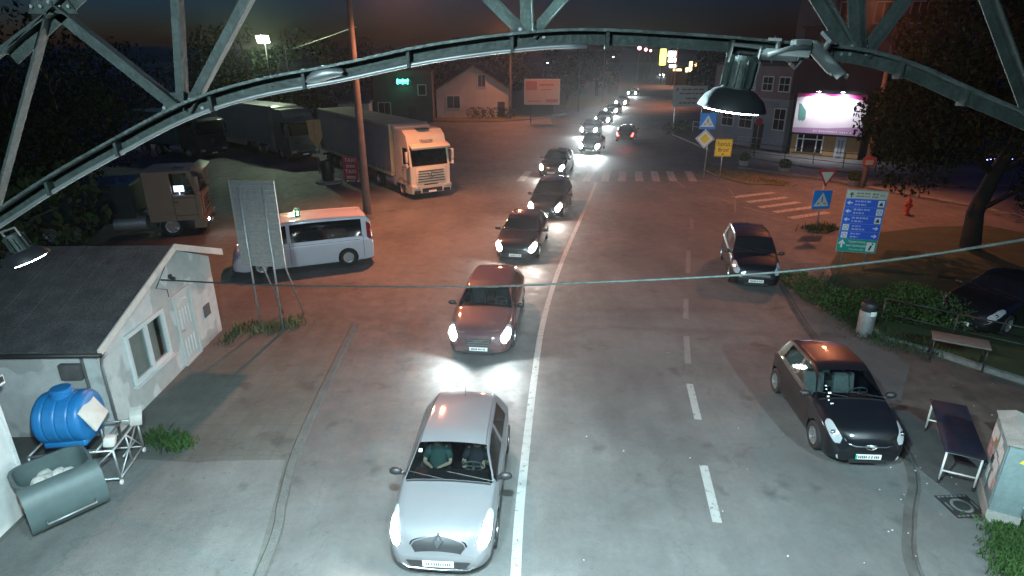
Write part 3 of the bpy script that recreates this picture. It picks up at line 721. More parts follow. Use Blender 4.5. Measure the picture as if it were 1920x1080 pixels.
# ================================================================ LEFT SIDE: HUT, CABIN, TANK, BIN, SIGN BACK
# plaster with repaired render patches
m = mat('plaster', (.56, .58, .57), .9, var=.1, scale=4, bump=.3, fine=(30, .06)); n = m.node_tree.nodes; L = m.node_tree.links
bs = n['Principled BSDF']; prev = bs.inputs['Base Color'].links[0].from_socket
tx = n.new('ShaderNodeTexNoise'); tx.inputs['Scale'].default_value = .62; tx.inputs['Detail'].default_value = 2.5; tc = n.new('ShaderNodeTexCoord'); L.new(tc.outputs['Object'], tx.inputs['Vector'])
rr = n.new('ShaderNodeValToRGB'); rr.color_ramp.elements[0].position = .50; rr.color_ramp.elements[1].position = .515; rr.color_ramp.elements[0].color = (1, 1, 1, 1); rr.color_ramp.elements[1].color = (.74, .74, .73, 1)
L.new(tx.outputs['Fac'], rr.inputs['Fac']); mx = n.new('ShaderNodeMix'); mx.data_type = 'RGBA'; mx.blend_type = 'MULTIPLY'; mx.inputs['Factor'].default_value = 1
L.new(prev, mx.inputs['A']); L.new(rr.outputs['Color'], mx.inputs['B']); L.new(mx.outputs['Result'], bs.inputs['Base Color'])
mat('roof_felt', (.070, .080, .080), .85, var=.35, scale=2.2, bump=.4, fine=(25, .4))
mat('pvc_white', (.62, .65, .65), .35, var=.05)
mat('door_panel', (.50, .53, .52), .45, var=.06)

hut = empty('roadside_hut', (-8.62, 11.25, .0), R(1.5), 'small white plastered hut with dark felt roof, window and door facing the pavement', 'hut')
HL, HD, EZ, PZ = 5.45, 3.4, 2.22, 3.32     # front length along y, depth, eaves, ridge
ry = 3.35
def wl(y0, y1, z0, z1, x=0, d=.16): return ((x-d/2, (y0+y1)/2, (z0+z1)/2), (d, y1-y0, z1-z0))
# gable wall with openings: window y .95-2.45 z .85-2.05 ; door y 3.25-4.15 z .1-2.15
WY0, WY1, WZ0, WZ1, DY0, DY1, DZ1 = .95, 2.60, .78, 2.03, 3.15, 4.05, 2.12
b = MB()
for (y0, y1, z0, z1) in [(0, WY0, 0, EZ), (WY0, WY1, 0, WZ0), (WY0, WY1, WZ1, EZ), (WY1, DY0, 0, EZ), (DY0, DY1, DZ1, EZ), (DY1, HL, 0, EZ)]: b.box(*wl(y0, y1, z0, z1))
b.extr([(0, 0, EZ), (0, HL, EZ), (0, HL, 2.45), (0, ry, PZ)], (-.16, 0, 0))
b.box((-HD/2-.16, .08, EZ/2), (HD-.0, .16, EZ)); b.box((-HD/2-.16, HL-.08, 1.22), (HD, .16, 2.44)); b.box((-HD-.08, HL/2, EZ/2), (.16, HL, EZ))
b.build('wall', 'plaster', hut)
b = MB(); ov = .22
def slope(ya, za, yb, zb, t=.09, x0=.22, x1=-HD-.3): return [(x0, ya, za), (x0, yb, zb), (x0, yb, zb+t), (x0, ya, za+t)], (x1-x0, 0, 0)
b.extr(*slope(-ov, EZ-.04, ry, PZ)); b.extr(*slope(ry, PZ, HL+.35, 2.42)); rf = b.build('roof', 'roof_felt', hut)
b = MB()
b.extr([(.262, -ov-.03, EZ-.08), (.262, ry, PZ-.04), (.262, ry, PZ+.13), (.262, -ov-.03, EZ+.09)], (-.035, 0, 0)); b.extr([(.262, ry, PZ-.04), (.262, HL+.37, 2.36), (.262, HL+.37, 2.55), (.262, ry, PZ+.13)], (-.035, 0, 0))
b.build('fascia_board', 'cream_paint', rf)
b = MB(); b.tube([(.3, -ov-.06, EZ-.02), (-HD-.3, -ov-.06, EZ-.02)], .05, 10); b.build('gutter_pipe', 'dark_metal', rf, True)
b = MB()
for i in range(1, 6): b.box((.02-i*.62, (ry-ov)/2, 0.004), (.03, math.hypot(ry+ov, PZ-EZ), .012), rot=(math.atan2(PZ-EZ+.04, ry+ov), 0, 0)); 
for k in range(len(b.v)): b.v[k] = (b.v[k][0], b.v[k][1], b.v[k][2]+(EZ-.04+PZ)/2+.094)
b.build('felt_seams', 'roof_felt', rf)
q = MB(); q.tube([(.30, -.10, EZ-.05), (.14, -.07, EZ-.2), (.10, -.06, EZ-.35), (.10, -.06, .12)], .032, 8); q.build('downpipe', 'galvanised', rf, True)
q = MB(); q.tube([(.10, ry-.3, 3.02), (.085, ry-.9, 2.6), (.085, 2.9, 2.4), (.085, 2.9, 2.2)], .010, 6); q.build('wall_cable', 'dark_metal', hut, True)
wn = MB(); fw = .07
def frame(b, y0, y1, z0, z1, x, fw=.06, d=.07):
    b.box((x, (y0+y1)/2, z0+fw/2), (d, y1-y0, fw)); b.box((x, (y0+y1)/2, z1-fw/2), (d, y1-y0, fw)); b.box((x, y0+fw/2, (z0+z1)/2), (d, fw, z1-z0-2*fw)); b.box((x, y1-fw/2, (z0+z1)/2), (d, fw, z1-z0-2*fw))
frame(wn, WY0, WY1, WZ0, WZ1, .0, .05, .12); frame(wn, WY0+.052, (WY0+WY1)/2-.004, WZ0+.052, WZ1-.052, .01, .055, .07); frame(wn, (WY0+WY1)/2+.004, WY1-.052, WZ0+.052, WZ1-.052, .01, .055, .07)
w_ = wn.build('window', 'pvc_white', hut)
MB().box((-.01, (WY0+WY1)/2, (WZ0+WZ1)/2), (.008, WY1-WY0-.2, WZ1-WZ0-.2)).build('pane', 'clear_glass', w_)
MB().box((.06, (WY0+WY1)/2, WZ0-.02), (.14, WY1-WY0+.12, .03)).build('sill', 'pvc_white', w_)
c_ = MB(); c_.grid([[(-.055-.018*math.sin(k*1.9), WY0+.06+1.28*k/14, z) for k in range(15)] for z in (WZ0+.08, WZ1-.06)]); c_.build('curtain', 'cream_paint', w_, True)
b = MB(); b.box((-.5, (WY0+WY1)/2-.3, 1.15), (.4, .7, .5), bev=.03); b.box((-.45, WY0+.3, .95), (.3, .4, .2)); b.build('clutter', 'grey_bar', w_)
d_ = MB(); frame(d_, DY0, DY1, .1, DZ1, .0, .06, .1); d_.box((-.01, (DY0+DY1)/2, (.1+DZ1)/2), (.05, DY1-DY0-.12, DZ1-.22)); dr = d_.build('door', 'door_panel', hut)
q = MB()
for i in range(4):
    y = DY0+.2+i*.155
    q.box((.022, y, 1.38), (.02, .045, .52), bev=.006); q.box((.022, y, .55), (.02, .045, .5), bev=.006)
arcp = [(.022, (DY0+DY1)/2+.27*math.cos(a), 1.75+.13*math.sin(a)) for a in [PI*k/12 for k in range(13)]]; q.tube(arcp, .015, 6)
q.build('raised_panel', 'pvc_white', dr, 40)
q = MB(); q.cyl((.03, DY0+.12, 1.08), (.07, DY0+.12, 1.08), .014, n=8); q.box((.075, DY0+.17, 1.08), (.015, .12, .02)); q.build('handle', 'galvanised', dr)
q = MB(); q.box((.03, ry-.1, 2.62), (.06, .1, .1), bev=.01); q.lathe([(.001, .0), (.05, .0), (.055, .04), (.04, .09), (.001, .1)], c=(.05, ry-.1, 2.56), axis='X', n=14); q.build('wall_lamp', 'dark_metal', hut, 40)
q = MB(); q.box((.02, 4.75, 1.05), (.03, .36, .34), bev=.01); q.build('meter_plate', 'grey_bar', hut)
q = MB(); q.box((-.55, -.07, 1.72), (.42, .12, .36), bev=.01); q.cyl((-.55, -.135, 1.72), (-.55, -.14, 1.72), .10, n=20); q.cyl((-.28, -.06, EZ), (-.28, -.06, .1), .03, n=10); q.build('meter_box', 'grey_bar', hut, 40)

cab_ = empty('white_cabin', (-8.86, 9.05, 0), R(1.5), 'pale metal site cabin with a grey door at the lower left edge', 'cabin')
CH = 2.62
b = MB()
b.box((-.05, -.45, CH/2+.05), (.1, .9, CH-.1)); b.box((-.05, -3.3, CH/2+.05), (.1, 2.8, CH-.1)); b.box((-.05, -1.4, 2.3), (.1, 1.0, .6)); b.box((-1.2, -.05, CH/2+.05), (2.2, .1, CH-.1)); b.box((-2.35, -2.35, CH/2+.05), (.1, 4.7, CH-.1)); b.build('wall', 'white_paint', cab_)
b = MB(); b.box((-1.2, -2.3, CH+.06), (2.62, 4.9, .1)); b.build('roof', 'dark_metal', cab_)
b = MB(); b.box((.07, -2.3, CH+.045), (.06, 4.95, .16)); b.box((-1.2, .10, CH+.045), (2.5, .06, .16)); b.box((.01, -.02, CH/2), (.05, .05, CH-.08)); b.build('roof_trim', 'white_paint', cab_)
dd = MB(); dd.box((-.03, -1.4, 1.05), (.05, .88, 1.9)); d0 = dd.build('door', 'galvanised', cab_)
q = MB(); frame(q, -1.9, -.9, .08, 2.03, .015, .06, .06); q.build('door_frame', 'pvc_white', d0)
q = MB(); q.box((.01, -1.05, 1.05), (.04, .03, .14)); q.build('handle', 'dark_metal', d0)
q = MB()
for i in range(14): q.box((.003, -2.1-i*.19, 1.3), (.012, .03, 2.3))
q.build('wall_ribs', 'white_paint', cab_)

# ---- blue water tank on a wheeled frame
mat('tank_blue', (.015, .17, .42), .38, var=.08, scale=5, bump=.08, bscale=8)
fr = empty('wheeled_frame', (-8.15, 10.08, .10), R(8), 'rusty grey tubular trolley frame carrying the blue tank', 'trolley frame')
b = MB(); r = .022
X0, X1, Y0, Y1, ZF = -.95, .52, -.52, .52, .78
for z in (.14, ZF):
    for a, c in [((X0, Y0), (X1, Y0)), ((X1, Y0), (X1, Y1)), ((X1, Y1), (X0, Y1)), ((X0, Y1), (X0, Y0))]: b.cyl((*a, z), (*c, z), r, n=8)
for x, y in [(X0, Y0), (X1, Y0), (X1, Y1), (X0, Y1), (-.2, Y0), (-.2, Y1)]: b.cyl((x, y, .12), (x, y, ZF), r, n=8)
b.cyl((X1, Y0, .14), (X1, Y1, ZF), r*.8, n=8); b.cyl((X1, Y1, .14), (X1, 0, ZF), r*.8, n=8); b.cyl((-.2, Y0, .14), (X1, Y0, ZF), r*.8, n=8); b.cyl((X1, 0, .14), (X1, 0, ZF), r*.8, n=8); b.cyl((X1-.3, Y0, ZF), (X1-.3, Y1, ZF), r, n=8)
b.cyl((X1, Y0*.5, .45), (X1, Y1*.5, .45), r*.8, n=8)
b.build('tube_frame', 'galvanised', fr, True)
for x, y in [(X0, Y0), (X1, Y0), (X1, Y1), (X0, Y1)]:
    MB().lathe([(.001, -.015), (.05, -.015), (.055, 0), (.05, .015), (.001, .015)], c=(x, y, .055), axis='X', n=16).build('caster', 'white_paint', fr, 40)
tk = empty('water_tank', (-8.52, 10.02, .10+ZF+.022), R(8), 'blue plastic water tank with ribs and a screw lid lying on the trolley frame', 'tank')
b = MB(); TR = .50; prof = []
for i in range(41):
    x = -.44+.88*i/40; e = min(1, max(0, (.44-abs(x))/.12)); rr_ = TR*(.72+.28*math.sqrt(1-(1-e)**2)); rib = -.018 if any(abs(x-c) < .02 for c in (-.22, .0, .22)) else 0
    prof.append((rr_+rib, x))
prof = [(.001, -.46), (TR*.5, -.455)]+prof+[(TR*.5, .455), (.001, .46)]
b.lathe(prof, c=(0, 0, TR), axis='X', n=40); b.box((0, 0, .08), (.76, .7, .16), bev=.05); b.build('tank_shell', 'tank_blue', tk, 50)
b = MB(); b.lathe([(.20, .93), (.20, 1.03), (.18, 1.05), (.18, 1.06)], n=28); nk = b.build('filler_neck', 'tank_blue', tk, 40)
b = MB(); b.lathe([(.19, 1.05), (.19, 1.10), (.17, 1.12), (.001, 1.13)], n=28); b.build('screw_lid', 'tank_blue', nk, 40)
bd = MB().box((0, 0, 0), (.035, .58, .50), bev=.008).build('foam_sheet', 'cream_paint', None, 40, loc=(-8.0, 9.98, 1.50), rot=(R(8), R(-22), R(8))); tag(bd, 'cracked white foam sheet leaning on the end of the blue tank', 'foam sheet')
bd = MB().box((0, 0, 0), (.22, .30, .26), bev=.02).build('foam_block', 'cream_paint', None, 40, loc=(-7.62, 10.55, 1.05), rot=(R(14), R(9), R(30))); tag(bd, 'white foam block on the trolley behind the leaning sheet', 'foam block', 'white scraps on the trolley')
bd = MB().box((0, 0, 0), (.20, .22, .20), bev=.04).build('white_canister', 'cream_paint', None, 40, loc=(-7.68, 9.78, 1.00), rot=(R(-10), R(12), R(20))); tag(bd, 'small white canister at the front corner of the trolley', 'canister', 'white scraps on the trolley')
weeds('weed_clump', 'green and yellow weeds at the foot of the hut corner by the trolley', 'weeds', [(-7.9, 11.15, .10), (-7.3, 11.0, .1), (-6.95, 10.8, .1)], 420, .20, 'leaf', 4, .14)
weeds('weed_clump', 'dry scrub growing around the feet of the board posts', 'weeds', [(-8.4, 16.6, .10), (-7.6, 16.7, .1), (-6.9, 16.9, .1), (-6.6, 17.3, .1)], 300, .26, 'dry_grass', 5, .18)
weeds('weed_clump', 'dark tufts of grass along the far end of the hut wall', 'weeds', [(-8.35, 15.6, .10), (-8.2, 16.6, .1), (-7.9, 17.2, .1)], 160, .18, 'grass', 6, .12)

# ---- wheeled rubbish container with its lid thrown open
mat('bin_plastic', (.085, .12, .12), .5, var=.12, scale=4)
bn = empty('waste_container', (-8.18, 8.92, .10), R(-131), 'grey four wheeled rubbish container with its domed lid hanging open', 'rubbish container')
b = MB(); W_, D_, H_ = 1.10, .86, .98
def ringz(z, sx, sy, n=28, e=4.0): return [Vector((math.copysign(abs(math.cos(a))**(2/e), math.cos(a))*sx, math.copysign(abs(math.sin(a))**(2/e), math.sin(a))*sy, z)) for a in [2*PI*k/n for k in range(n+1)]]
b.grid([ringz(.16, .001, .001), ringz(.16, W_/2*.74, D_/2*.7), ringz(.22, W_/2*.8, D_/2*.76), ringz(H_-.04, W_/2, D_/2), ringz(H_-.04, W_/2+.03, D_/2+.03), ringz(H_, W_/2+.03, D_/2+.03), ringz(H_, W_/2-.02, D_/2-.02), ringz(.3, W_/2*.78, D_/2*.72), ringz(.28, .001, .001)])
b.build('bin_body', 'bin_plastic', bn, 45)
def dome(b, w2, d2, hgt, t=0.0, a0=0, a1=PI):
    return b.grid([[Vector((x, -math.cos(a)*d2, math.sin(a)*hgt)) for a in [a0+(a1-a0)*k/16 for k in range(17)]] for x in (-w2, -w2*.97, w2*.97, w2)])
b = MB(); dome(b, W_/2+.03, .42, .24); dome(b, W_/2+.01, .40, .22)
for sx in (-1, 1): b.add([Vector((sx*(W_/2+.02), -math.cos(PI*k/16)*.415, math.sin(PI*k/16)*.235)) for k in range(17)], [tuple(range(17))])
ld = b.build('lid', 'bin_plastic', bn, 40, loc=(0, D_/2+.07, H_-.38), rot=(R(-80), 0, 0))
q = MB(); q.tube([(-.36, .20, .20), (-.36, .24, .29), (.36, .24, .29), (.36, .20, .20)], .018, 8); q.build('handle', 'galvanised', ld, True)
b = MB(); b.tube([(-.42, -D_/2-.02, .86), (-.40, -D_/2-.10, .88), (.40, -D_/2-.10, .88), (.42, -D_/2-.02, .86)], .018, 8); b.build('handle', 'galvanised', bn, True)
for x, y in [(-.38, -.27), (.38, -.27), (.38, .27), (-.38, .27)]:
    c_ = MB(); c_.lathe([(.001, -.02), (.08, -.02), (.085, 0), (.08, .02), (.001, .02)], c=(x, y, .085), axis='X', n=18); c_.box((x, y, .15), (.06, .09, .05)); c_.build('caster', 'rubber', bn, 40)
b = MB()
rnd = random.Random(3)
for i in range(6): b.ball((rnd.uniform(-.3, .3), rnd.uniform(-.2, .2), .72+rnd.uniform(-.1, .08)), (rnd.uniform(.10, .17), rnd.uniform(.1, .16), rnd.uniform(.08, .12)), 8)
rb = b.build('rubbish_bags', 'cream_paint', None, False, loc=(-8.18, 8.92, .10)); tag(rb, 'crumpled pale rubbish inside the open container', 'rubbish')
# ---- back of a big direction board on four posts
bk = empty('direction_board', (-7.22, 16.75, .0), R(-6), 'slatted grey back of a tall traffic board on slanted steel posts', 'traffic board')
b = MB(); bw, z0, z1 = .64, 2.12, 4.62
for i in range(19):
    z = z0+(z1-z0)*i/19; b.box((0, .0, z+.062), (bw*2, .02, .124)); b.box((0, -.016, z+.118), (bw*2, .02, .012))
b.box((-bw-.012, -.006, (z0+z1)/2), (.024, .05, z1-z0)); b.box((bw+.012, -.006, (z0+z1)/2), (.024, .05, z1-z0))
b.build('board_panel', 'galvanised', bk)
for x in (-.38, .32):
    q = MB(); q.cyl((x, -.05, 0.02), (x, -.05, z1-.15), .030, n=10); q.build('post', 'galvanised', bk, True)
    q = MB(); q.cyl((x+.1, 1.25, 0.02), (x, -.03, 3.4), .024, n=10); q.build('strut', 'galvanised', bk, True)
# ================================================================ LEFT, FURTHER AWAY
# concrete pole with the sodium lamp
def pole(name, base, h, r0, r1, label, m='pole_concrete', lamp=None, power=0, head='sodium_on', arm=(.9, -.9), group=None, target=None, color=SODIUM, cone=R(136)):
    t = empty(name, base, 0, label, 'street lamp' if lamp else 'pole', group)
    MB().cyl((0, 0, 0), (0, 0, h), r0, r1, 14).build('pole_shaft', m, t, 40)
    if lamp:
        a = Vector((arm[0], arm[1], h+.55)); MB().tube([(0, 0, h-.35), (arm[0]*.15, arm[1]*.15, h+.2), (arm[0]*.6, arm[1]*.6, h+.5), a], .035, 8).build('lamp_arm', 'galvanised', t, True)
        d = Vector((arm[0], arm[1], 0)).normalized(); ang = math.atan2(d.y, d.x)
        q = MB(); q.box(a+d*.25+Vector((0, 0, .03)), (.62, .24, .12), rot=(0, 0, ang), bev=.04); hd = q.build('lamp_head', 'grey_bar', t, 40)
        q = MB(); q.ball(a+d*.3+Vector((0, 0, -.05)), (.2, .1, .06), 12); q.build('lit_bulb', head, hd, True)
        if power:
            p = Vector(base)+a+d*.3+Vector((0, 0, -.14)); tg = target or (p.x, p.y, 0)
            spot('street_light', p, tg, power, color, cone, .6, .18)
    return t
PWL = 1.0
p0 = G(690, 410)
pl = pole('street_lamp', (p0.x, p0.y, 0), 11.3, .21, .11, 'tall concrete lamp post with flyers beside the taxi van', lamp=True, power=10600*PWL, arm=(1.7, -.5), target=(-1.0, 26, 0))
q = MB()
for i, (z, a) in enumerate([(2.1, -1.7), (2.5, -1.5), (1.75, -1.35), (3.0, -1.6)]):
    rr_ = .20-z*.009; q.grid([[(rr_*math.cos(a+da), rr_*math.sin(a+da), z+dz) for da in (-.5, -.2, .1, .4)] for dz in (0, .28)])
q.build('flyers', 'cream_paint', pl)
q = MB(); q.cyl((0, 0, 0), (0, 0, .25), .34, .24, 14); q.build('pole_foot', 'pole_concrete', pl, 40)
# brick-red taxi board
mat('taxi_red', (.42, .05, .07), .5)
tx_ = empty('taxi_board', (G(660, 341).x, G(660, 341).y, 0), R(-8), 'red rank board with two white lines reading TAXI beside the lamp post', 'taxi sign')
MB().box((0, 0, .88), (1.05, .06, 1.55), bev=.01).build('board_panel', 'taxi_red', tx_)
for z in (1.42, .68): text('lettering', 'TAXI', .34, 'white_paint', tx_, (0, -.036, z), (PI/2, 0, 0), .003)
for z in (1.08, .98, .36, .26): MB().box((0, -.034, z), (.6, .004, .035)).build('small_print', 'white_paint', tx_)
MB().box((-.4, 0, .06), (.08, .3, .12)).build('foot', 'dark_metal', tx_); MB().box((.4, 0, .06), (.08, .3, .12)).build('foot', 'dark_metal', tx_)
mat('sign_lit_orange', (.75, .42, .18), .5)  # sodium lamp orange put into the colour of a pale sign
# arrow shaped sign seen from behind
ar = empty('arrow_sign', (G(599, 326).x, G(599, 326).y, 0), R(-5), 'orange lit downward pointed sign on a thin post before the trucks', 'traffic sign')
MB().cyl((0, .03, 0), (0, .03, 2.4), .03, n=8).build('post', 'galvanised', ar, True)
q = MB(); q.extr([(-.5, 0, 3.65), (.45, 0, 3.7), (.5, 0, 2.6), (.1, 0, 1.75), (-.42, 0, 2.45)], (0, .03, 0)); q.build('sign_plate', 'sign_lit_orange', ar)
q = MB(); q.box((-.02, -.012, 2.75), (.05, .02, 1.7)); q.build('rib', 'galvanised', ar)
# dark drum planter
dp = empty('concrete_drum', (G(617, 342).x, G(617, 342).y, 0), 0, 'dark round drum on a wide pale foot in front of the trailer', 'drum')
MB().lathe([(.001, 0), (.85, 0), (.85, .1), (.8, .14), (.001, .14)], n=24).build('foot', 'concrete', dp, 40)
MB().lathe([(.001, .14), (.36, .14), (.40, .3), (.42, 1.25), (.38, 1.45), (.30, 1.5), (.001, 1.52)], n=24).build('drum_body', 'dark_metal', dp, 40)

# ---- trucks
mat('truck_white', (.58, .56, .44), .35, var=.05, coat=.4); mat('truck_dim_orange', (.24, .17, .12), .5, var=.06); mat('truck_dark', (.025, .035, .04), .35, coat=.6); mat('truck_grey', (.10, .11, .115), .4, coat=.4)  # screen lorry cab: dim orange light on white put into its colour
mat('curtain_grey', (.22, .225, .225), .6, var=.12, scale=1.5, bump=.2, bscale=4); mat('curtain_teal', (.05, .13, .12), .6, var=.12, scale=1.5)
mat('roof_tarp', (.42, .38, .24), .7, var=.15, scale=1)
def truck(front, rz, label, cabm, curtain, trailer=13.4, screen=False, H=3.85, lit=None, roofm='roof_tarp', group='lorries parked in the yard', th=4.0, detail=True, rigid=False, lowroof=False):
    t = empty('articulated_lorry' if not rigid else 'rigid_lorry', (front[0], front[1], 0), rz, label, 'lorry', group)
    w_ = 1.24
    def prof(pts, x0, x1): return MB().extr([(x0, y, z) for y, z in pts], (x1-x0, 0, 0))
    # cab shell: side profile, windscreen recess and window frames from slabs
    shell = MB()
    shell.extr([(-w_, .02, .75), (-w_, .0, 1.9), (-w_, 2.2, 1.9), (-w_, 2.2, .75)], (2*w_, 0, 0))            # lower cab
    if lowroof: shell.extr([(-w_+.02, .28, 2.90), (-w_+.02, .34, 2.98), (-w_+.02, 2.2, 3.0), (-w_+.02, 2.2, 2.90)], (2*w_-.04, 0, 0))
    else: shell.extr([(-w_+.02, .30, 2.90), (-w_+.02, .52, 3.55), (-w_+.02, .95, H-.02), (-w_+.02, 2.2, H), (-w_+.02, 2.2, 2.90)], (2*w_-.04, 0, 0))   # high roof
    for sd in (-1, 1):
        x = sd*(w_-.05)
        shell.extr([(x-.05, .03, 1.9), (x-.05, .22, 2.9), (x-.05, .38, 2.9), (x-.05, .19, 1.9)], (.1, 0, 0))   # A pillar
        shell.extr([(x-.05, 1.12, 1.9), (x-.05, 1.12, 2.9), (x-.05, 2.2, 2.9), (x-.05, 2.2, 1.9)], (.1, 0, 0))
    shell.box((0, 2.15, 2.4), (2*w_-.02, .1, 1.0))
    for sd in (-1, 1):
        shell.box((sd*(w_-.09), .62, 3.05), (.05, .04, .02))
    cabo = shell.build('cab', cabm, t, 30)
    bb = MB(); bb.box((0, -.02, 3.0), (2*w_-.06, .50, .16), rot=(R(20), 0, 0), bev=.04); bb.build('sun_visor', cabm, t, 40)
    ws_ = MB(); ws_.quad((-w_+.12, .035, 1.86), (w_-.12, .035, 1.86), (w_-.12, .25, 2.92), (-w_+.12, .25, 2.92)); ws_.build('windscreen', 'dark_glass', t)
    for sd in (-1, 1): MB().quad((sd*(w_-.03), .24, 1.95), (sd*(w_-.03), 1.1, 1.95), (sd*(w_-.03), 1.1, 2.86), (sd*(w_-.03), .40, 2.86)).build('side_window', 'clear_glass' if screen else 'dark_glass', t)
    # front end
    g = MB()
    g.box((0, -.03, 1.35), (1.9, .05, .95), bev=.03); gr = g.build('grille', cabm, t, 40)
    sl = MB()
    for i in range(5): sl.box((0, -.065, 1.02+i*.15), (1.72-.03*i, .03, .05))
    sl.build('slats', 'dark_metal', gr)
    em = MB(); em.lathe([(.15, -.012), (.17, 0), (.15, .012), (.13, 0), (.15, -.012)], c=(0, -.09, 1.38), axis='Y', n=28)
    for k in range(3): a = PI/2+k*2*PI/3; em.cyl((0, -.09, 1.38), (.14*math.cos(a), -.09, 1.38+.14*math.sin(a)), .016, .006, 6)
    em.build('round_emblem', 'chrome', gr, True)
    bu = MB(); bu.extr([(-w_, -.06, .36), (w_, -.06, .36), (w_+.02, -.12, .80), (-w_-.02, -.12, .80)], (0, .5, 0)); bmp = bu.build('bumper', cabm, t)
    q = MB(); q.box((0, -.12, .52), (1.25, .04, .24)); q.box((-.95, -.115, .46), (.4, .03, .16)); q.box((.95, -.115, .46), (.4, .03, .16)); q.build('bumper_intake', 'black_plastic', bmp)
    MB().box((0, -.15, .45), (.5, .012, .11)).build('number_plate', 'plate_white', bmp)
    for sd in (-1, 1):
        q = MB(); q.box((sd*.98, -.14, .70), (.40, .05, .17), bev=.02); hl_ = q.build('headlight', 'lamp_lens', t, 40)
        if lit and sd == -1: MB().ball((sd*.98, -.17, .70), (.14, .03, .06), 10).build('bulb', 'lamp_on', hl_, True)
        q = MB(); q.box((sd*(w_+.22), .02, 2.45), (.10, .20, .62), bev=.03); q.box((sd*(w_+.22), .02, 1.98), (.10, .18, .24), bev=.03); q.cyl((sd*(w_-.02), .15, 2.75), (sd*(w_+.22), .04, 2.72), .02, n=6); q.cyl((sd*(w_-.02), .15, 1.95), (sd*(w_+.22), .04, 1.9), .02, n=6); q.build('mirror', cabm, t, 40)
        q = MB(); q.box((sd*(w_+.004), 1.12, 1.4), (.012, .02, 1.2)); q.box((sd*(w_+.004), .2, 1.4), (.012, .02, 1.2)); q.box((sd*(w_+.006), .66, .98), (.014, .92, .02)); q.box((sd*(w_+.006), .66, 1.78), (.014, .92, .02)); q.build('door_seams', 'dark_metal', t)
        q = MB(); q.box((sd*(w_+.02), 1.0, 1.62), (.03, .18, .04), bev=.008); q.build('door_handle', 'black_plastic', t)
        q = MB(); q.box((sd*(w_-.12), .62, .52), (.24, .62, .46), bev=.03); q.box((sd*(w_-.02), .62, .62), (.06, .5, .03)); q.build('step', 'black_plastic' if not detail else cabm, t, 40)
    q = MB(); q.box((0, .9, H+.015), (.75, .5, .05), bev=.015); q.build('roof_hatch', 'black_plastic', t, 40)
    if detail:
        q = MB(); pts_ = [Vector((-.42+.84*i/40, .385+.012*math.sin(i), 3.24+.07*math.sin(i*1.15)*(1 if i % 7 else 1.6))) for i in range(41)]
        for p_ in pts_: p_.y = .30+(p_.z-2.9)*.338-.014
        q.tube(pts_, .013, 5); q.cyl((-.35, .36, 3.14), (.38, .36, 3.15), .009, n=5); q.build('script_lettering', 'dark_metal', t)
    # chassis
    q = MB(); q.box((0, 3.2, .75), (.9, 6.4, .25)); q.build('chassis', 'dark_metal', t)
    for sd in (-1, 1):
        for y in ((1.35, 4.9) if not rigid else (1.35, 5.2)): wheel(t, sd*1.08, y, .50, .30, sd, simple=True, spokes=8)
        q = MB(); q.cyl((sd*.95, 2.4, .7), (sd*.95, 3.7, .7), .32, n=16); q.build('fuel_tank', 'galvanised', t, 40)
        q = MB()
        A = [[Vector((x, 1.35+.62*math.cos(PI*k/10), .5+.62*math.sin(PI*k/10))) for x in (sd*.9, sd*1.26)] for k in range(11)]; q.grid(A); q.build('mudguard', 'dark_metal', t, True)
    # trailer box
    y0, y1, zb = 2.75, 2.75+trailer, 1.15
    q = MB(); q.box((0, (y0+y1)/2, (zb+th-.10)/2), (2.5, y1-y0, th-.10-zb)); tb = q.build('trailer_body', curtain, t)
    q = MB(); q.box((0, (y0+y1)/2, th-.035), (2.56, y1-y0+.04, .12)); q.box((0, y0-.03, (zb+th)/2), (2.54, .05, th-zb-.1)); q.box((0, (y0+y1)/2, zb-.06), (2.56, y1-y0+.04, .16)); q.build('trailer_frame', roofm, tb)
    if detail:
        q = MB(); q.box((0, y0-.35, H-.02), (2.3, .6, .3), rot=(R(14), 0, 0), bev=.06); q.build('wind_deflector', cabm, t, 40)
        q = MB()
        for i in range(int(trailer/.7)):
            for sd in (-1, 1): q.box((sd*1.262, y0+.5+i*.7, zb+.12), (.012, .045, .26))
        q.build('curtain_straps', 'dark_metal', tb)
    q = MB(); q.box((0, y1-2.5, .8), (1.0, 4.6, .2)); q.box((0, y1-.2, .65), (2.4, .12, .16)); q.build('trailer_chassis', 'dark_metal', t)
    if not rigid:
        for sd in (-1, 1):
            for y in (y1-4.2, y1-2.9, y1-1.6): wheel(t, sd*1.08, y, .50, .34, sd, simple=True, spokes=8)
            q = MB(); q.box((sd*1.22, (y0+4.5+y1-5)/2, .82), (.03, y1-5-y0-4.5, .5)); q.build('side_guard', 'galvanised', t)
    else:
        for sd in (-1, 1): wheel(t, sd*1.08, y1-1.6, .50, .34, sd, simple=True, spokes=8)
    if screen:
        q = MB(); q.box((-.95, .86, 2.16), (.03, .42, .28), bev=.01); q.box((-.95, .86, 1.96), (.02, .04, .16)); s_ = q.build('dash_screen', 'screen_glow', t)
        q = MB(); q.box((0, .40, 1.93), (2.2, .5, .06)); q.box((-.55, 1.5, 2.2), (.5, .2, .9), bev=.05); q.box((.55, 1.5, 2.2), (.5, .2, .9), bev=.05); q.build('seats', 'seat_fabric', t, 40)
    return t
m = mat('screen_glow', (.3, .4, .6), .3, emit=(.55, .7, 1.0), es=3, c2=(.9, .8, .6), scale=6)
f = G(810, 371); truck((f.x, f.y), R(34), 'white cab lorry with grey curtain trailer parked by the lamp post', 'truck_white', 'curtain_grey')
f = G(566, 303); truck((f.x, f.y+1.0), R(48), 'dark cab lorry with long grey trailer parked behind the white one', 'truck_grey', 'curtain_grey', roofm='curtain_grey', detail=True)
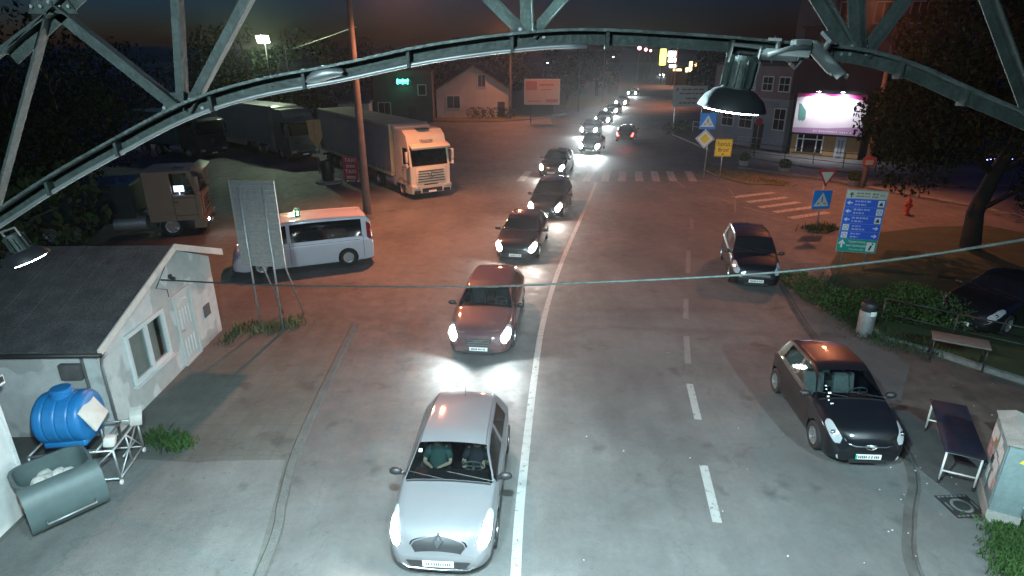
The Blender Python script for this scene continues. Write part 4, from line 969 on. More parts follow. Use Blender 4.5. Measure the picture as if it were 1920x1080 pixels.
f = G(392, 300); truck((f.x, f.y+1.0), R(62), 'small dark lorry with a teal box body furthest left in the yard', 'truck_dark', 'curtain_teal', trailer=6.0, rigid=True, roofm='curtain_teal', th=3.5, H=3.3)
f = G(376, 428, .3); truck((f.x-.1, f.y+1.15), R(107), 'lorry cab with a glowing screen inside and one headlight on behind the board', 'truck_dim_orange', 'truck_dark', trailer=5.0, rigid=True, screen=True, lit=True, H=2.95, th=2.5, roofm='truck_dark', lowroof=True, detail=False)
# headlight of that cab shines over the yard
fp = G(408, 407, .7); spot('headlight_beam', (fp.x+.15, fp.y, .75), (fp.x+9, fp.y+.2, .2), 60, (.85, 1, 1), R(50), .8, .06)

# ---- houses and signs across the yard
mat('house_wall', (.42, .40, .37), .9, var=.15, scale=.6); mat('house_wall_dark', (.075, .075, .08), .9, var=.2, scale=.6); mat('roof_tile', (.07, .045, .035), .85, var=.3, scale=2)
mat('wall_orange', (.50, .30, .14), .8, var=.1); mat('wall_grey', (.30, .31, .33), .85, var=.15, scale=.5); mat('wall_pink', (.22, .15, .16), .85, var=.15)
mat('clad_blue', (.014, .016, .030), .5, .2, var=.15)
mat('window_dark', (.02, .024, .03), .1, var=.4); mat('window_lit', (.6, .5, .3), .4, emit=(1, .75, .45), es=1.2)
mat('neon_green', (.02, .5, .25), .4, emit=(.05, 1.0, .55), es=14)
def house(name, label, base, rz, W_, D_, ez, pz, wall, roof, windows=(), cat='house', group=None, flat=False, door=None):
    t = empty(name, base, rz, label, cat, group); b = MB()
    if flat: b.box((0, D_/2, ez/2), (W_, D_, ez))
    else: b.extr([(-W_/2, 0, 0), (W_/2, 0, 0), (W_/2, 0, ez), (0, 0, pz), (-W_/2, 0, ez)], (0, D_, 0))
    b.build('wall', wall, t)
    r_ = MB()
    if flat: r_.box((0, D_/2, ez+.08), (W_+.3, D_+.3, .16))
    else:
        for sd in (-1, 1):
            e = Vector((sd*(W_/2+.35), -.3, ez-.35*(pz-ez)/(W_/2)+.02)); r_.extr([e, Vector((0, -.3, pz+.02)), Vector((0, -.3, pz+.2)), e+Vector((0, 0, .16))], (0, D_+.6, 0))
        r_.box((W_*.22, D_*.6, pz), (.5, .5, 1.3))
    r_.build('roof', roof, t)
    for (x, z, w1, h1) in windows:
        f_ = MB(); f_.box((x, -.03, z), (w1+.16, .08, h1+.16)); fo = f_.build('window', 'cream_paint', t)
        p_ = MB(); k = 2 if w1 > .9 else 1
        for i in range(k): p_.box((x-w1/2+(i+.5)*w1/k, -.076, z), (w1/k-.05, .012, h1)); 
        p_.build('pane', 'window_dark', fo)
    if door:
        f_ = MB(); f_.box((door, -.04, 1.0), (.95, .08, 2.0)); f_.build('door', 'dark_metal', t)
    return t
def hb(px, py): g = G(px, py); return (g.x, g.y, 0)
house('gabled_house', 'pale gabled house beyond the yard with an attic window', (-5.0, 82.5, 0), R(6), 9.6, 9, 3.5, 6.4, 'house_wall', 'roof_tile', [(1.1, 4.6, 1.0, 1.4), (-2.6, 2.0, 1.7, 1.5)], door=3.6)
hd_ = empty('garden_hedge', (-2.9, 80.6, 0), 0, 'dark low hedge in front of the gabled house', 'hedge')
leaf_cloud('hedge_leaves', [((x, 0, .8), (.8, .5, .75)) for x in (-2.2, -1.2, -.2, .8, 1.8, 2.6)], 1500, .16, 'leaf_dark', hd_, 4)
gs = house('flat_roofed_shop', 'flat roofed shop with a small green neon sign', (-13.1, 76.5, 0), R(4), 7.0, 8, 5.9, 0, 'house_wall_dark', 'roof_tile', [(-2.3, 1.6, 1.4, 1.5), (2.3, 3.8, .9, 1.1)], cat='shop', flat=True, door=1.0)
ns = empty('neon_sign', (-12.9, 76.2, 4.75), R(4), 'small bright green neon sign high on the flat roofed shop', 'neon sign')
MB().box((0, .05, 0), (1.9, .08, .8)).build('sign_box', 'dark_metal', ns)
q = MB(); rnd = random.Random(8)
for i in range(7): q.tube([(-.68+i*.2+.06*math.cos(a), -.04, .03+(.2 if i % 3 else .28)*math.sin(a)) for a in [2*PI*k/10 for k in range(9)]], .035, 6)
q.build('neon_script', 'neon_green', ns)
l_ = bpy.data.lights.new('neon_light', 'POINT'); l_.energy = 45; l_.color = (.1, 1, .55); l_.shadow_soft_size = .4; lo = bpy.data.objects.new('neon_light', l_); col.objects.link(lo); lo.location = (-12.9, 75.6, 4.7)
house('small_kiosk', 'small dark kiosk with a pale front left of the neon sign shop', (-15.3, 61, 0), R(6), 2.9, 3, 3.4, 0, 'house_wall', 'dark_metal', [(.2, 2.3, .8, .9)], cat='kiosk', flat=True)
house('low_shed', 'low reddish shed roof seen above the trailers', (-27.5, 64, 0), R(10), 7, 5, 3.3, 0, 'wall_pink', 'roof_tile', [(-1, 2.2, 1.2, 1)], cat='shed', flat=True)
# billboard
mat('poster_lit_orange', (.62, .36, .24), .6, var=.06, scale=1.5); mat('poster_red', (.45, .14, .12), .6)  # orange lamp light on white paper put into the poster colour
bl = empty('billboard', (3.55, 75.5, 0), R(-3), 'lit billboard with a pale poster and reddish block on two legs beyond the crossing', 'billboard')
MB().box((0, 0, 3.65), (4.2, .12, 2.9)).build('board_frame', 'cream_paint', bl); MB().box((0, -.07, 3.65), (4.0, .02, 2.7)).build('poster', 'poster_lit_orange', bl)
[MB().box(c_, d_).build(n_, 'poster_red', bl) for n_, c_, d_ in [('red_block', (-1.25, -.085, 4.35), (1.3, .01, 1.0)), ('headline', (.55, -.085, 4.45), (1.7, .01, .18)), ('text_line', (.5, -.085, 3.9), (1.2, .01, .1)), ('logo_block', (1.2, -.085, 2.65), (1.4, .01, .35)), ('text_line', (-.9, -.085, 2.6), (1.6, .01, .12))]]
for x in (-1.3, 1.3): MB().box((x, .15, 1.2), (.14, .14, 2.4)).build('leg', 'dark_metal', bl)
spot('billboard_light', (3.55, 71.5, 7.2), (3.55, 75.5, 3.5), 260, SODIUM, R(70), .5, .2)
# far poles
pole('street_lamp', (-.2, 82, 0), 10.4, .17, .10, 'lamp post with an orange light between the house and the billboard', lamp=True, power=6000*PWL, arm=(.1, -1.3), target=(-2, 72, 0), group='lamp posts')
for px, py, Y, h, lab in [(1084, 200, 92, 9.5, 'thin pole just right of the billboard'), (1130, 180, 108, 9.5, 'thin pole on the verge left of the oncoming queue'), (1159, 168, 125, 9.5, 'faint pole above the head of the queue')]:
    v_ = V(px, py, Y); pole('utility_pole', (v_.x, Y, 0), h, .13, .08, lab, group='utility poles along the road')
v_ = V(550, 210, 58); sp = pole('utility_pole', (v_.x, 58, 0), 8.5, .10, .07, 'thin pole with a small box behind the trucks', group='utility poles along the road', m='dark_metal')
MB().box((0, -.1, 5.2), (1.0, .12, .7)).build('plate', 'grey_bar', sp)
v_ = V(627, 210, 62); pole('utility_pole', (v_.x, 62, 0), 7.5, .09, .06, 'short thin pole left of the pale kiosk', group='utility poles along the road', m='dark_metal')
# green-white yard floodlight above the trees
v_ = V(490, 78, 56); pole('flood_lamp', (v_.x-1.0, 57, 0), 8.3, .10, .07, 'glaring white floodlight among the treetops at the left', m='dark_metal', lamp=True, power=2600, head='flood_on', arm=(.9, -.8), color=(.75, 1, .55), target=(v_.x, 54, 0), cone=R(178), group='lamp posts') if False else None
mat('flood_on', (1, 1, 1), .5, emit=(.85, 1.0, .75), es=200)
fl = empty('flood_lamp', (v_.x, 56.5, 0), 0, 'glaring white floodlight on a pole among the treetops at the left', 'floodlight')
MB().cyl((0, .5, 0), (0, .3, 9.3), .10, .07, 10).build('pole_shaft', 'dark_metal', fl, True); MB().box((0, .1, 9.1), (.95, .3, .55), rot=(R(28), 0, 0), bev=.05).build('lamp_housing', 'dark_metal', fl, 40)
MB().box((0, -.10, 9.03), (1.0, .04, .60), rot=(R(28), 0, 0)).build('lit_face', 'flood_on', fl)
spot('flood_light', (v_.x, 56.1, 8.95), (v_.x+1.0, 50, 10.4), 800, (.62, 1, .40), R(165), 1, .3)
v_ = V(345, 129, 60); o_ = pole('street_lamp', (v_.x, 60, 0), 6.3, .08, .06, 'small far orange street lamp seen between the left braces', lamp=True, arm=(.3, -.4), group='lamp posts', m='dark_metal')
v_ = V(266, 220, 62); o_ = pole('street_lamp', (v_.x, 62, 0), 1.3, .08, .06, 'tiny bluish lamp low in the dark at the far left', lamp=True, head='lamp_on', arm=(.2, -.3), group='lamp posts', m='dark_metal')
v_ = V(1021, 117, 190); pole('street_lamp', (v_.x, 190, 0), v_.z-.6, .12, .08, 'far white street lamp above the billboard', lamp=True, head='lamp_on', arm=(.6, -.8), group='lamp posts')
v_ = V(1144, 106, 200); pole('street_lamp', (v_.x, 200, 0), v_.z-.6, .12, .08, 'far white street lamp above the thin poles', lamp=True, head='lamp_on', arm=(.6, -.8), group='lamp posts')
# trees and dark masses at the left
T = [((-24.5, 59.5, 0), 10.6, 4.6, 'broad tree lit green by the floodlight', 3600), ((-19.5, 63, 0), 9.2, 3.6, 'smaller tree right of the floodlight', 2200), ((-20.5, 24.0, 0), 7.4, 3.2, 'dark tree behind the hut roof', 2600), ((-22.5, 28, 0), 8.6, 4.2, 'tall dark tree left of the lorry cab', 3000), ((-13.6, 15.5, 0), 5.2, 2.6, 'bushy dark tree right behind the hut', 2200), ((-27, 37, 0), 8.8, 4.6, 'dark tree beyond the glowing cab', 3000),
     ((-34, 45, 0), 9.2, 5.2, 'wide dark tree at the far left of the yard', 2800), ((-37, 58, 0), 9.5, 5, 'dark tree behind the teal lorry', 2400), ((-31, 66, 0), 8.6, 4, 'dark tree behind the reddish shed', 2000), ((-10, 92, 0), 9.6, 4.6, 'dark tree behind the gabled house left side', 2000), ((-1, 98, 0), 9.4, 4.6, 'dark tree behind the gabled house right side', 2000), ((-20, 92, 0), 10.2, 5, 'dark tree behind the neon sign shop', 2000), ((9, 104, 0), 9.0, 4.2, 'dark tree behind the billboard', 1800), ((17, 128, 0), 9.5, 4.5, 'dark tree beside the far oncoming queue', 1500)]
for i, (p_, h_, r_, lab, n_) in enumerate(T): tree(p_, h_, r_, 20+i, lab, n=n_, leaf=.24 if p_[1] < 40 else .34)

tag(MB().tube([V(548, 92, 56), V(600, 74, 46), V(668, 50, 30.3)], .02, 5).build('power_wire', 'dark_metal'), 'thin wire running from the tall lamp post to the floodlight trees', 'wire')
# ================================================================ RIGHT SIDE
mat('sign_blue', (.02, .30, .90), .4, var=.04); mat('sign_blue_dark', (.03, .13, .75), .4, var=.06); mat('sign_white', (.85, .86, .85), .4, var=.03); mat('sign_yellow', (.85, .66, .04), .4, var=.04); mat('sign_red', (.50, .03, .04), .4, var=.06)
mat('sign_green', (.01, .34, .26), .4, var=.05); mat('sign_ivory', (.60, .62, .50), .45, var=.05); mat('sign_back', (.22, .23, .24), .5, .4)
def tri(cx, cz, s_, flip=1): return [(cx-s_/2, cz-flip*s_*.433), (cx+s_/2, cz-flip*s_*.433), (cx, cz+flip*s_*.433)]
def plate(b, poly, y, t=.004): b.extr([(x, y, z) for x, z in poly], (0, t, 0)); return b
def rect(cx, cz, w_, h_): return [(cx-w_/2, cz-h_/2), (cx+w_/2, cz-h_/2), (cx+w_/2, cz+h_/2), (cx-w_/2, cz+h_/2)]
def ped_panel(root, cx, cz, s_):
    o = plate(MB(), rect(cx, cz, s_, s_), -.06, .02).build('crossing_panel', 'sign_blue', root)
    plate(MB(), tri(cx, cz+.02*s_, s_*.86), -.068, .006).build('triangle', 'sign_white', o)
    b = MB(); k = s_*.9; y = -.074
    b.add([(cx+.022*k*math.cos(a)+.0, y, cz+.19*k+.028*k*math.sin(a)) for a in [2*PI*i/10 for i in range(10)]], [tuple(range(10))])
    for (x0, z0, x1, z1, w_) in [(0, .16, -.005, 0, .035), (0, 0, -.07, -.15, .026), (0, 0, .06, -.16, .026), (0, .13, -.06, .02, .018), (0, .13, .055, .03, .018), (-.18, -.27, -.13, -.17, .035), (-.26, -.27, -.21, -.17, .03), (.18, -.27, .13, -.17, .035), (.26, -.27, .21, -.17, .03)]:
        d = Vector((x1-x0, 0, z1-z0)).normalized(); n = Vector((-d.z, 0, d.x))*w_*k/2; A = Vector((cx+x0*k, y, cz+z0*k)); B_ = Vector((cx+x1*k, y, cz+z1*k)); b.extr([A-n, A+n, B_+n, B_-n], (0, .002, 0))
    b.build('walking_figure', 'ink', o)
g = G(1340, 334)
s1 = empty('crossing_sign', (g.x-.75, g.y, 0), R(-6), 'blue pedestrian crossing sign over a priority diamond at the far crossing', 'traffic sign')
MB().cyl((0, 0, 0), (0, 0, 4.35), .035, n=10).build('post', 'galvanised', s1, True)
ped_panel(s1, 0-.15, 3.75, 1.02)
q = plate(MB(), [(-.22-.62, 2.62), (-.22, 2.0), (.40, 2.62), (-.22, 3.24)], -.06, .02).build('priority_diamond', 'sign_white', s1)
plate(MB(), [(-.22-.34, 2.62), (-.22, 2.28), (.12, 2.62), (-.22, 2.96)], -.068, .006).build('yellow_square', 'sign_yellow', q)
b = MB()
for a in range(4):
    c0 = [(-.54, 0), (0, -.54), (.54, 0), (0, .54)]; x0, z0 = c0[a]; x1, z1 = c0[(a+1) % 4]; A = Vector((-.22+x0, -.063, 2.62+z0)); B_ = Vector((-.22+x1, -.063, 2.62+z1)); d = (B_-A).normalized(); n = Vector((-d.z, 0, d.x))*.012; b.extr([A-n, A+n, B_+n, B_-n], (0, .002, 0))
b.build('outline', 'ink', q)
g = G(1357, 338)
s2 = empty('direction_sign', (g.x-.3, g.y, 0), R(-4), 'square yellow town name sign in two scripts reading Brod', 'traffic sign')
MB().cyl((0, 0, 0), (0, 0, 2.6), .035, n=10).build('post', 'galvanised', s2, True)
q = plate(MB(), rect(0, 2.14, 1.08, 1.12), -.06, .02).build('yellow_panel', 'sign_yellow', s2)
text('lettering', 'Брод', .34, 'ink', q, (0, -.063, 2.38), (PI/2, 0, 0), .002); text('lettering', 'Brod', .34, 'ink', q, (0, -.063, 2.0), (PI/2, 0, 0), .002)
b = MB(); b.extr([(-.09, -.064, 1.70), (.09, -.064, 1.70), (0, -.064, 1.80)], (0, .003, 0)); b.build('arrow', 'ink', q)
b = MB()
for (cx, cz, w_, h_) in [(0, 2.66, 1.0, .02), (0, 1.62, 1.0, .02), (-.5, 2.14, .02, 1.04), (.5, 2.14, .02, 1.04)]: plate(b, rect(cx, cz, w_, h_), -.064, .003)
b.build('border', 'ink', q)
g = G(1541, 432)
s3 = empty('yield_sign', (g.x-.3, g.y, -.3), R(4), 'red edged yield triangle above a blue crossing sign on the small island', 'traffic sign')
MB().cyl((0, 0, 0), (0, 0, 3.05), .032, n=10).build('post', 'galvanised', s3, True)
q = plate(MB(), tri(.04, 2.80, .92, -1), -.06, .02).build('red_triangle', 'sign_red', s3); plate(MB(), tri(.04, 2.83, .62, -1), -.066, .006).build('white_centre', 'sign_ivory', q)
ped_panel(s3, 0, 1.80, .88)
# tourist direction board
g = G(1596, 505)
s4 = empty('tourist_board', (g.x, g.y, .08), R(-14), 'tall stacked board of blue direction panels with a green information panel', 'traffic sign')
for x in (-.42, .42): MB().cyl((x, .05, 0), (x, .05, 2.9), .035, n=10).build('post', 'galvanised', s4, True)
BW = 1.36; z = 3.02
def bars(b, x0, z0, w_, h_, n, seed, y=-.052):
    rnd = random.Random(seed); x = x0
    while x < x0+w_:
        l = rnd.uniform(.05, .12)*1.0
        k = x
        while k < min(x+l, x0+w_)-.01: plate(b, rect(k+.009, z0, .014, h_*rnd.uniform(.6, 1.0)), y, .002); k += .024
        x += l+.03
def arrow(b, cx, cz, s_, ang, y=-.054):
    m_ = Matrix.Rotation(ang, 2)
    for poly in ([(-.1, -.5), (.1, -.5), (.1, .1), (-.1, .1)], [(-.38, .02), (0, .5), (.38, .02), (.26, -.1), (0, .2), (-.26, -.1)]):
        b.extr([(cx+(m_ @ Vector(p)).x*s_, y, cz+(m_ @ Vector(p)).y*s_) for p in poly], (0, .002, 0))
rows = [('sign_ivory', .30, 'U'), ('sign_blue_dark', .32, 'L'), ('sign_blue_dark', .32, 'L'), ('sign_blue_dark', .32, 'L'), ('sign_blue_dark', .30, 'R'), ('sign_blue_dark', .30, 'R'), ('sign_green', .52, 'G')]
for i, (m_, h_, k_) in enumerate(rows):
    cz = z-h_/2; p = plate(MB(), rect(0, cz, BW, h_-.012), -.04, .03).build('info_panel', m_, s4); z -= h_
    b = MB(); bm_ = 'sign_white'; extra = None
    if k_ == 'U':
        bm_ = 'ink'; arrow(b, -.53, cz, .2, 0); bars(b, -.36, cz+.06, .45, .06, 1, i); bars(b, -.36, cz-.05, .45, .05, 1, i+20); bars(b, .18, cz+.05, .2, .08, 1, 5); bars(b, .18, cz-.06, .2, .08, 1, 7); bars(b, .45, cz, .17, .05, 1, 9)
    elif k_ == 'L':
        a_ = MB(); arrow(a_, -.54, cz, .2, PI/2); a_.build('arrow', 'sign_white', p); bars(b, -.36, cz+.07, .55, .075, 1, i+3); bars(b, -.36, cz-.06, .38, .065, 1, i+11)
        plate(b, rect(.53, cz, .22, .24), -.054, .002); extra = (.53, cz)
    elif k_ == 'R':
        a_ = MB(); arrow(a_, .52, cz, .2, -PI/2); a_.build('arrow', 'sign_white', p); bars(b, -.30, cz+.06, .32, .07, 1, i+3); bars(b, -.30, cz-.06, .48 if i == 4 else .25, .065, 1, i+31); plate(b, rect(-.52, cz, .22, .23), -.054, .002); extra = (-.52, cz)
    else:
        arrow(b, -.54, cz+.06, .32, 0); plate(b, rect(.48, cz-.02, .30, .36), -.054, .002)
        text('lettering', 'Туристичка', .125, 'sign_white', p, (-.02, -.052, cz+.15), (PI/2, 0, 0), .002, width=.60); text('lettering', 'информација', .13, 'sign_white', p, (-.02, -.052, cz+.0), (PI/2, 0, 0), .003, width=.70); text('lettering', 'Tourist info', .09, 'sign_white', p, (0, -.052, cz-.15), (PI/2, 0, 0), .002, width=.52)
        e = MB(); A = Vector((.44, -.058, cz-.15)); B_ = Vector((.50, -.058, cz+.04)); n = Vector((.03, 0, -.01)); e.extr([A-n, A+n, B_+n, B_-n], (0, .002, 0)); e.add([(.53+.035*math.cos(a), -.058, cz+.10+.035*math.sin(a)) for a in [2*PI*k/10 for k in range(10)]], [tuple(range(10))]); e.build('info_symbol', 'ink', p)
    b.build('lettering', bm_, p)
    if extra:
        e = MB(); ex, ez = extra
        if i in (1, 3): e.extr([(ex-.07, -.058, ez-.07), (ex+.07, -.058, ez-.07), (ex+.02, -.058, ez+.08), (ex-.04, -.058, ez+.02)], (0, .002, 0))
        else:
            for a in range(8): e.extr([(ex+.03*math.cos(a*PI/4), -.058, ez+.03*math.sin(a*PI/4)), (ex+.08*math.cos(a*PI/4+.2), -.058, ez+.08*math.sin(a*PI/4+.2)), (ex+.08*math.cos(a*PI/4-.2), -.058, ez+.08*math.sin(a*PI/4-.2))], (0, .002, 0))
        e.build('pictogram', 'ink', p)
b = MB(); b.box((0, -.025, (3.04+z)/2), (BW+.05, .02, 3.04-z+.04)); b.build('backing_frame', 'galvanised', s4)

# ---- shop hall with lit billboard
A = G(1479, 292); B = G(1606, 303); hx = (A.x+B.x)/2; hy = (A.y+B.y)/2; W8 = (B-A).length; rzh = math.atan2(B.y-A.y, B.x-A.x)
hall = empty('clad_hall', (hx, hy, .10), rzh, 'tall dark blue ribbed metal hall rising behind the bright billboard', 'hall')
MB().box((.15, 5.0, 4.8), (W8+1.2, 8.2, 9.6)).build('hall_wall', 'clad_blue', hall)
b = MB()
for i in range(34): b.box((.15, .885, 4.9+i*.14), (W8+1.2, .03, .05))
b.build('cladding_ribs', 'clad_blue', hall)
MB().box((.15, 5.0, 9.7), (W8+1.6, 8.6, .2)).build('roof', 'dark_metal', hall)
shop = empty('corner_shop', (hx, hy, -.30), rzh, 'orange fronted shop under the bright billboard with white window bars and door', 'shop')
SH = 2.08
MB().box((0, .45, SH/2), (W8, .88, SH)).build('wall', 'wall_orange', shop)
MB().box((0, .40, SH+.05), (W8+.1, .95, .10)).build('canopy', 'dark_metal', shop)
f_ = MB(); xw0, xw1 = -W8/2+.45, -W8/2+2.35
f_.box(((xw0+xw1)/2, -.005, 1.40), (xw1-xw0, .02, 1.35)); wn = f_.build('window', 'window_dark', shop)
b = MB()
for x in (xw0, xw0+.45, xw1-.45, xw1): b.box((x, -.03, 1.40), (.09, .05, 1.35))
b.box(((xw0+xw1)/2, -.034, 1.75), (xw1-xw0, .055, .09)); b.build('frame', 'sign_white', wn)
dx = W8/2-1.35; dr = MB().box((dx, -.02, 1.1), (.72, .05, 2.05)).build('door', 'pvc_white', shop)
b = MB(); b.box((dx-.1, -.05, 1.3), (.14, .01, 1.1)); b.box((dx+.12, -.05, 1.3), (.14, .01, 1.1)); b.box((dx, -.05, .45), (.4, .01, .3)); b.tube([(dx+.27*math.cos(a), -.05, 1.8+.2*math.sin(a)) for a in [PI*k/10 for k in range(11)]], .02, 6); b.build('door_pattern', 'wall_grey', dr)
m = mat('banner', (.75, .60, .70), .5, c2=(.85, .80, .84), scale=.35); mat('banner_pink', (.62, .06, .28), .5); mat('banner_leaf', (.12, .30, .26), .5); mat('banner_violet', (.50, .30, .48), .5, var=.1, scale=.8)
bb = empty('lit_billboard', (hx, hy, -.30), rzh, 'big floodlit white and pink billboard over the orange shop', 'billboard')
z0, z1 = SH+.12, SH+.12+3.1
MB().box((0, -.15, (z0+z1)/2), (W8+.15, .16, z1-z0)).build('board_frame', 'dark_metal', bb); MB().box((0, -.24, (z0+z1)/2), (W8, .02, z1-z0-.08)).build('banner', 'banner', bb)
b = MB(); y = -.254
b.extr([(-W8/2, y, z1-.04)]+[(-W8/2+W8*k/12, y, z1-.16-.34*abs(k/12-.40)**1.2*1.7-(.2 if k == 12 else 0)) for k in range(13)]+[(W8/2, y, z1-.04)], (0, .003, 0)); b.build('pink_swoosh', 'banner_pink', bb)
b = MB(); b.extr([(-W8/2, y, z0+.04)]+[(W8/2, y, z0+.04), (W8/2, y, z0+.75), (0, y, z0+.5), (-W8/2, y, z0+.42)], (0, .003, 0)); b.build('violet_band', 'banner_violet', bb)
b = MB()
for k in range(5): b.extr([(-W8/2+.3+k*.1, y-.004-k*.001, z0+1.0-.1*(k % 2)), (-W8/2+.55+k*.07, y-.004-k*.001, z0+1.1), (-W8/2+.42+k*.1, y-.004-k*.001, z0+2.25-.12*k), (-W8/2+.2+k*.1, y-.004-k*.001, z0+2.3-.1*k)], (0, .001, 0))
b.build('leaf_picture', 'banner_leaf', bb)
b = MB(); x = -.9
rnd = random.Random(2)
while x < W8/2-.5: b.box((x, y-.004, z0+.24), (.09, .004, .13*rnd.uniform(.6, 1))); x += .155+(.1 if rnd.random() < .15 else 0)
b.build('web_address', 'sign_white', bb)
b = MB(); b.tube([(W8/2-.45+.22*math.cos(a), y-.004, z1-.75+.22*math.sin(a)) for a in [.4+5.2*k/16 for k in range(17)]], .02, 5); b.build('round_logo', 'banner_violet', bb)
mh_ = Matrix.Rotation(rzh, 3, 'Z')
for x in (-W8*.18, W8*.16):
    q = MB(); q.cyl((x, -.2, z1), (x, -.85, z1+.22), .02, n=6); q.box((x, -.9, z1+.20), (.28, .14, .10), bev=.02); fx = q.build('flood_fixture', 'dark_metal', bb); MB().box((x, -.88, z1+.145), (.24, .11, .01)).build('lit_glass', 'lamp_on', fx)
    p = Vector((hx, hy, -.3))+mh_ @ Vector((x, -.88, z1+.10)); tg = Vector((hx, hy, -.3))+mh_ @ Vector((x, -.2, z1-1.5)); spot('flood_light', p, tg, 520, (.95, .95, 1.0), R(150), 1, .08)
# shop railing
def railing(name, label, pts, h, m, posts=1.6, bars_=2, z=0, group=None, gap=None):
    t = empty(name, (pts[0][0], pts[0][1], z), 0, label, 'railing', group); b = MB(); P = [Vector((p[0]-pts[0][0], p[1]-pts[0][1], 0)) for p in pts]
    for i in range(len(P)-1):
        for k in range(bars_): zz = h-(k*h/(bars_+.0)); b.cyl(P[i]+Vector((0, 0, zz)), P[i+1]+Vector((0, 0, zz)), .022, n=7)
    b.build('rails', m, t, True)
    for i in range(len(P)-1):
        n_ = max(1, int((P[i+1]-P[i]).length/posts))
        for k in range(n_+(i == len(P)-2)): c = P[i].lerp(P[i+1], k/n_); MB().cyl(c, c+Vector((0, 0, h)), .028, n=8).build('post', m, t, True)
    return t
railing('shop_railing', 'thin dark railing in front of the orange shop', [G(1360, 290), G(1470, 304), G(1640, 325)], 1.05, 'dark_metal', 1.8, 3, .12)
railing('ramp_railing', 'pale railing by the doorway left of the billboard building', [G(1345, 277), G(1400, 282), G(1450, 287)], 1.0, 'galvanised', .8, 2, .12)
railing('steps_railing', 'short white railing behind the blue crossing sign', [G(1298, 248), G(1330, 253)], 1.0, 'sign_white', 1.5, 2, .12)
# grey building left of the hall
A2 = G(1335, 268); B2 = G(1476, 291)
gx, gy = (A2.x+B2.x)/2, (A2.y+B2.y)/2+1.2; rg = math.atan2(B2.y-A2.y, B2.x-A2.x); WG = (B2-A2).length
gb = empty('grey_building', (gx, gy, .1), rg, 'two tone grey and dull pink building between the hanging lamp and the hall', 'building')
MB().box((0, 4, 2.1), (WG, 8, 4.2)).build('wall', 'wall_grey', gb); MB().box((0, 4, 5.5), (WG, 8, 2.6)).build('upper_wall', 'wall_pink', gb); MB().box((0, 4, 6.9), (WG+.4, 8.4, .2)).build('roof', 'dark_metal', gb)
def win(root, x, z_, w_, h_, y=-.03, fm='cream_paint', pm_='window_dark', cols=2, rows_=1):
    f_ = MB(); f_.box((x, y, z_), (w_+.14, .07, h_+.14)); fo = f_.build('window', fm, root); b = MB()
    for i in range(cols):
        for j in range(rows_): b.box((x-w_/2+(i+.5)*w_/cols, y-.04, z_-h_/2+(j+.5)*h_/rows_), (w_/cols-.06, .012, h_/rows_-.06))
    b.build('pane', pm_, fo)
for x, z_, w_, h_ in [(WG*.42, 2.6, 1.1, 1.7), (WG*.42, 5.4, 1.0, 1.1), (WG*.22, 5.4, 1.0, 1.1), (0, 5.4, 1, 1.1), (WG*.0, 2.3, 1.4, 1.4), (-WG*.25, 2.3, 1.3, 1.4)]: win(gb, x, z_, w_, h_, cols=2, rows_=2)
b = MB(); b.box((WG*.18, -.04, 1.05), (1.0, .08, 2.1)); b.build('door', 'dark_metal', gb)
b = MB(); b.box((WG*.25, -.06, 3.75), (2.2, .03, .5)); b.build('fascia_sign', 'sign_back', gb)
b = MB()
for i in range(6): b.tube([(WG*.25-.9+i*.3+.12*math.cos(a), -.085, 3.75+.15*math.sin(a)) for a in [i+4.6*k/10 for k in range(11)]], .02, 5)
b.build('cursive_lettering', 'wall_grey', gb)
# red round plates by the doorway
for i, (px, py, lab) in enumerate([(1414, 232, 'left red disc sign by the grey building'), (1427, 236, 'right red disc sign against the white flagpole')]):
    g = G(px, 279 if i == 0 else 277); t = empty('disc_sign', (g.x, g.y-.3, .1), 0, lab, 'sign', 'red disc signs'); MB().cyl((0, 0, 0), (0, 0, 2.6), .03, n=8).build('post', 'galvanised', t, True); MB().lathe([(.001, -.04), (.32, -.04), (.32, -.02), (.001, -.02)], c=(0, 0, 2.25), axis='Y', n=24).build('red_disc', 'sign_red', t)
g = G(1424, 274); pole('flag_pole', (g.x, g.y, .1), 9.2, .08, .05, 'slim white pole in front of the grey building', m='white_paint', group='utility poles along the road')
# information board
g1 = G(1272, 246); ib = empty('notice_board', (g1.x+.75, g1.y-.5, .3), R(6), 'wide pale notice board with red writing on legs left of the hanging lamp', 'notice board')
MB().box((0, 0, 3.35), (3.7, .08, 2.1)).build('board_panel', 'cream_paint', ib)
b = MB()
rnd = random.Random(5)
for j, (z_, w_) in enumerate([(4.05, 2.3), (3.65, 2.7), (3.15, 1.2), (2.7, 2.7)]):
    x = -w_/2+.2
    while x < w_/2+.2: l = rnd.uniform(.25, .6); b.box((x+l/2, -.045, z_), (l, .01, .16)); x += l+.1
b.lathe([(.001, -.05), (.15, -.05), (.15, -.042)], c=(-1.45, 0, 4.05), axis='Y', n=14); b.build('red_writing', 'poster_red', ib)
for x in (-1.5, 1.5): MB().box((x, .08, 1.2), (.1, .1, 2.4)).build('leg', 'galvanised', ib)
hd2 = empty('roadside_hedge', (g1.x-.2, g1.y+1, 0), 0, 'pale leafy hedge curving beneath the notice board', 'hedge'); leaf_cloud('hedge_leaves', [((x*.9, x*1.3-1.5, .5), (.9, 1.2, .55)) for x in (-1.4, -.7, 0, .7, 1.4)], 1400, .16, 'leaf', hd2, 14)
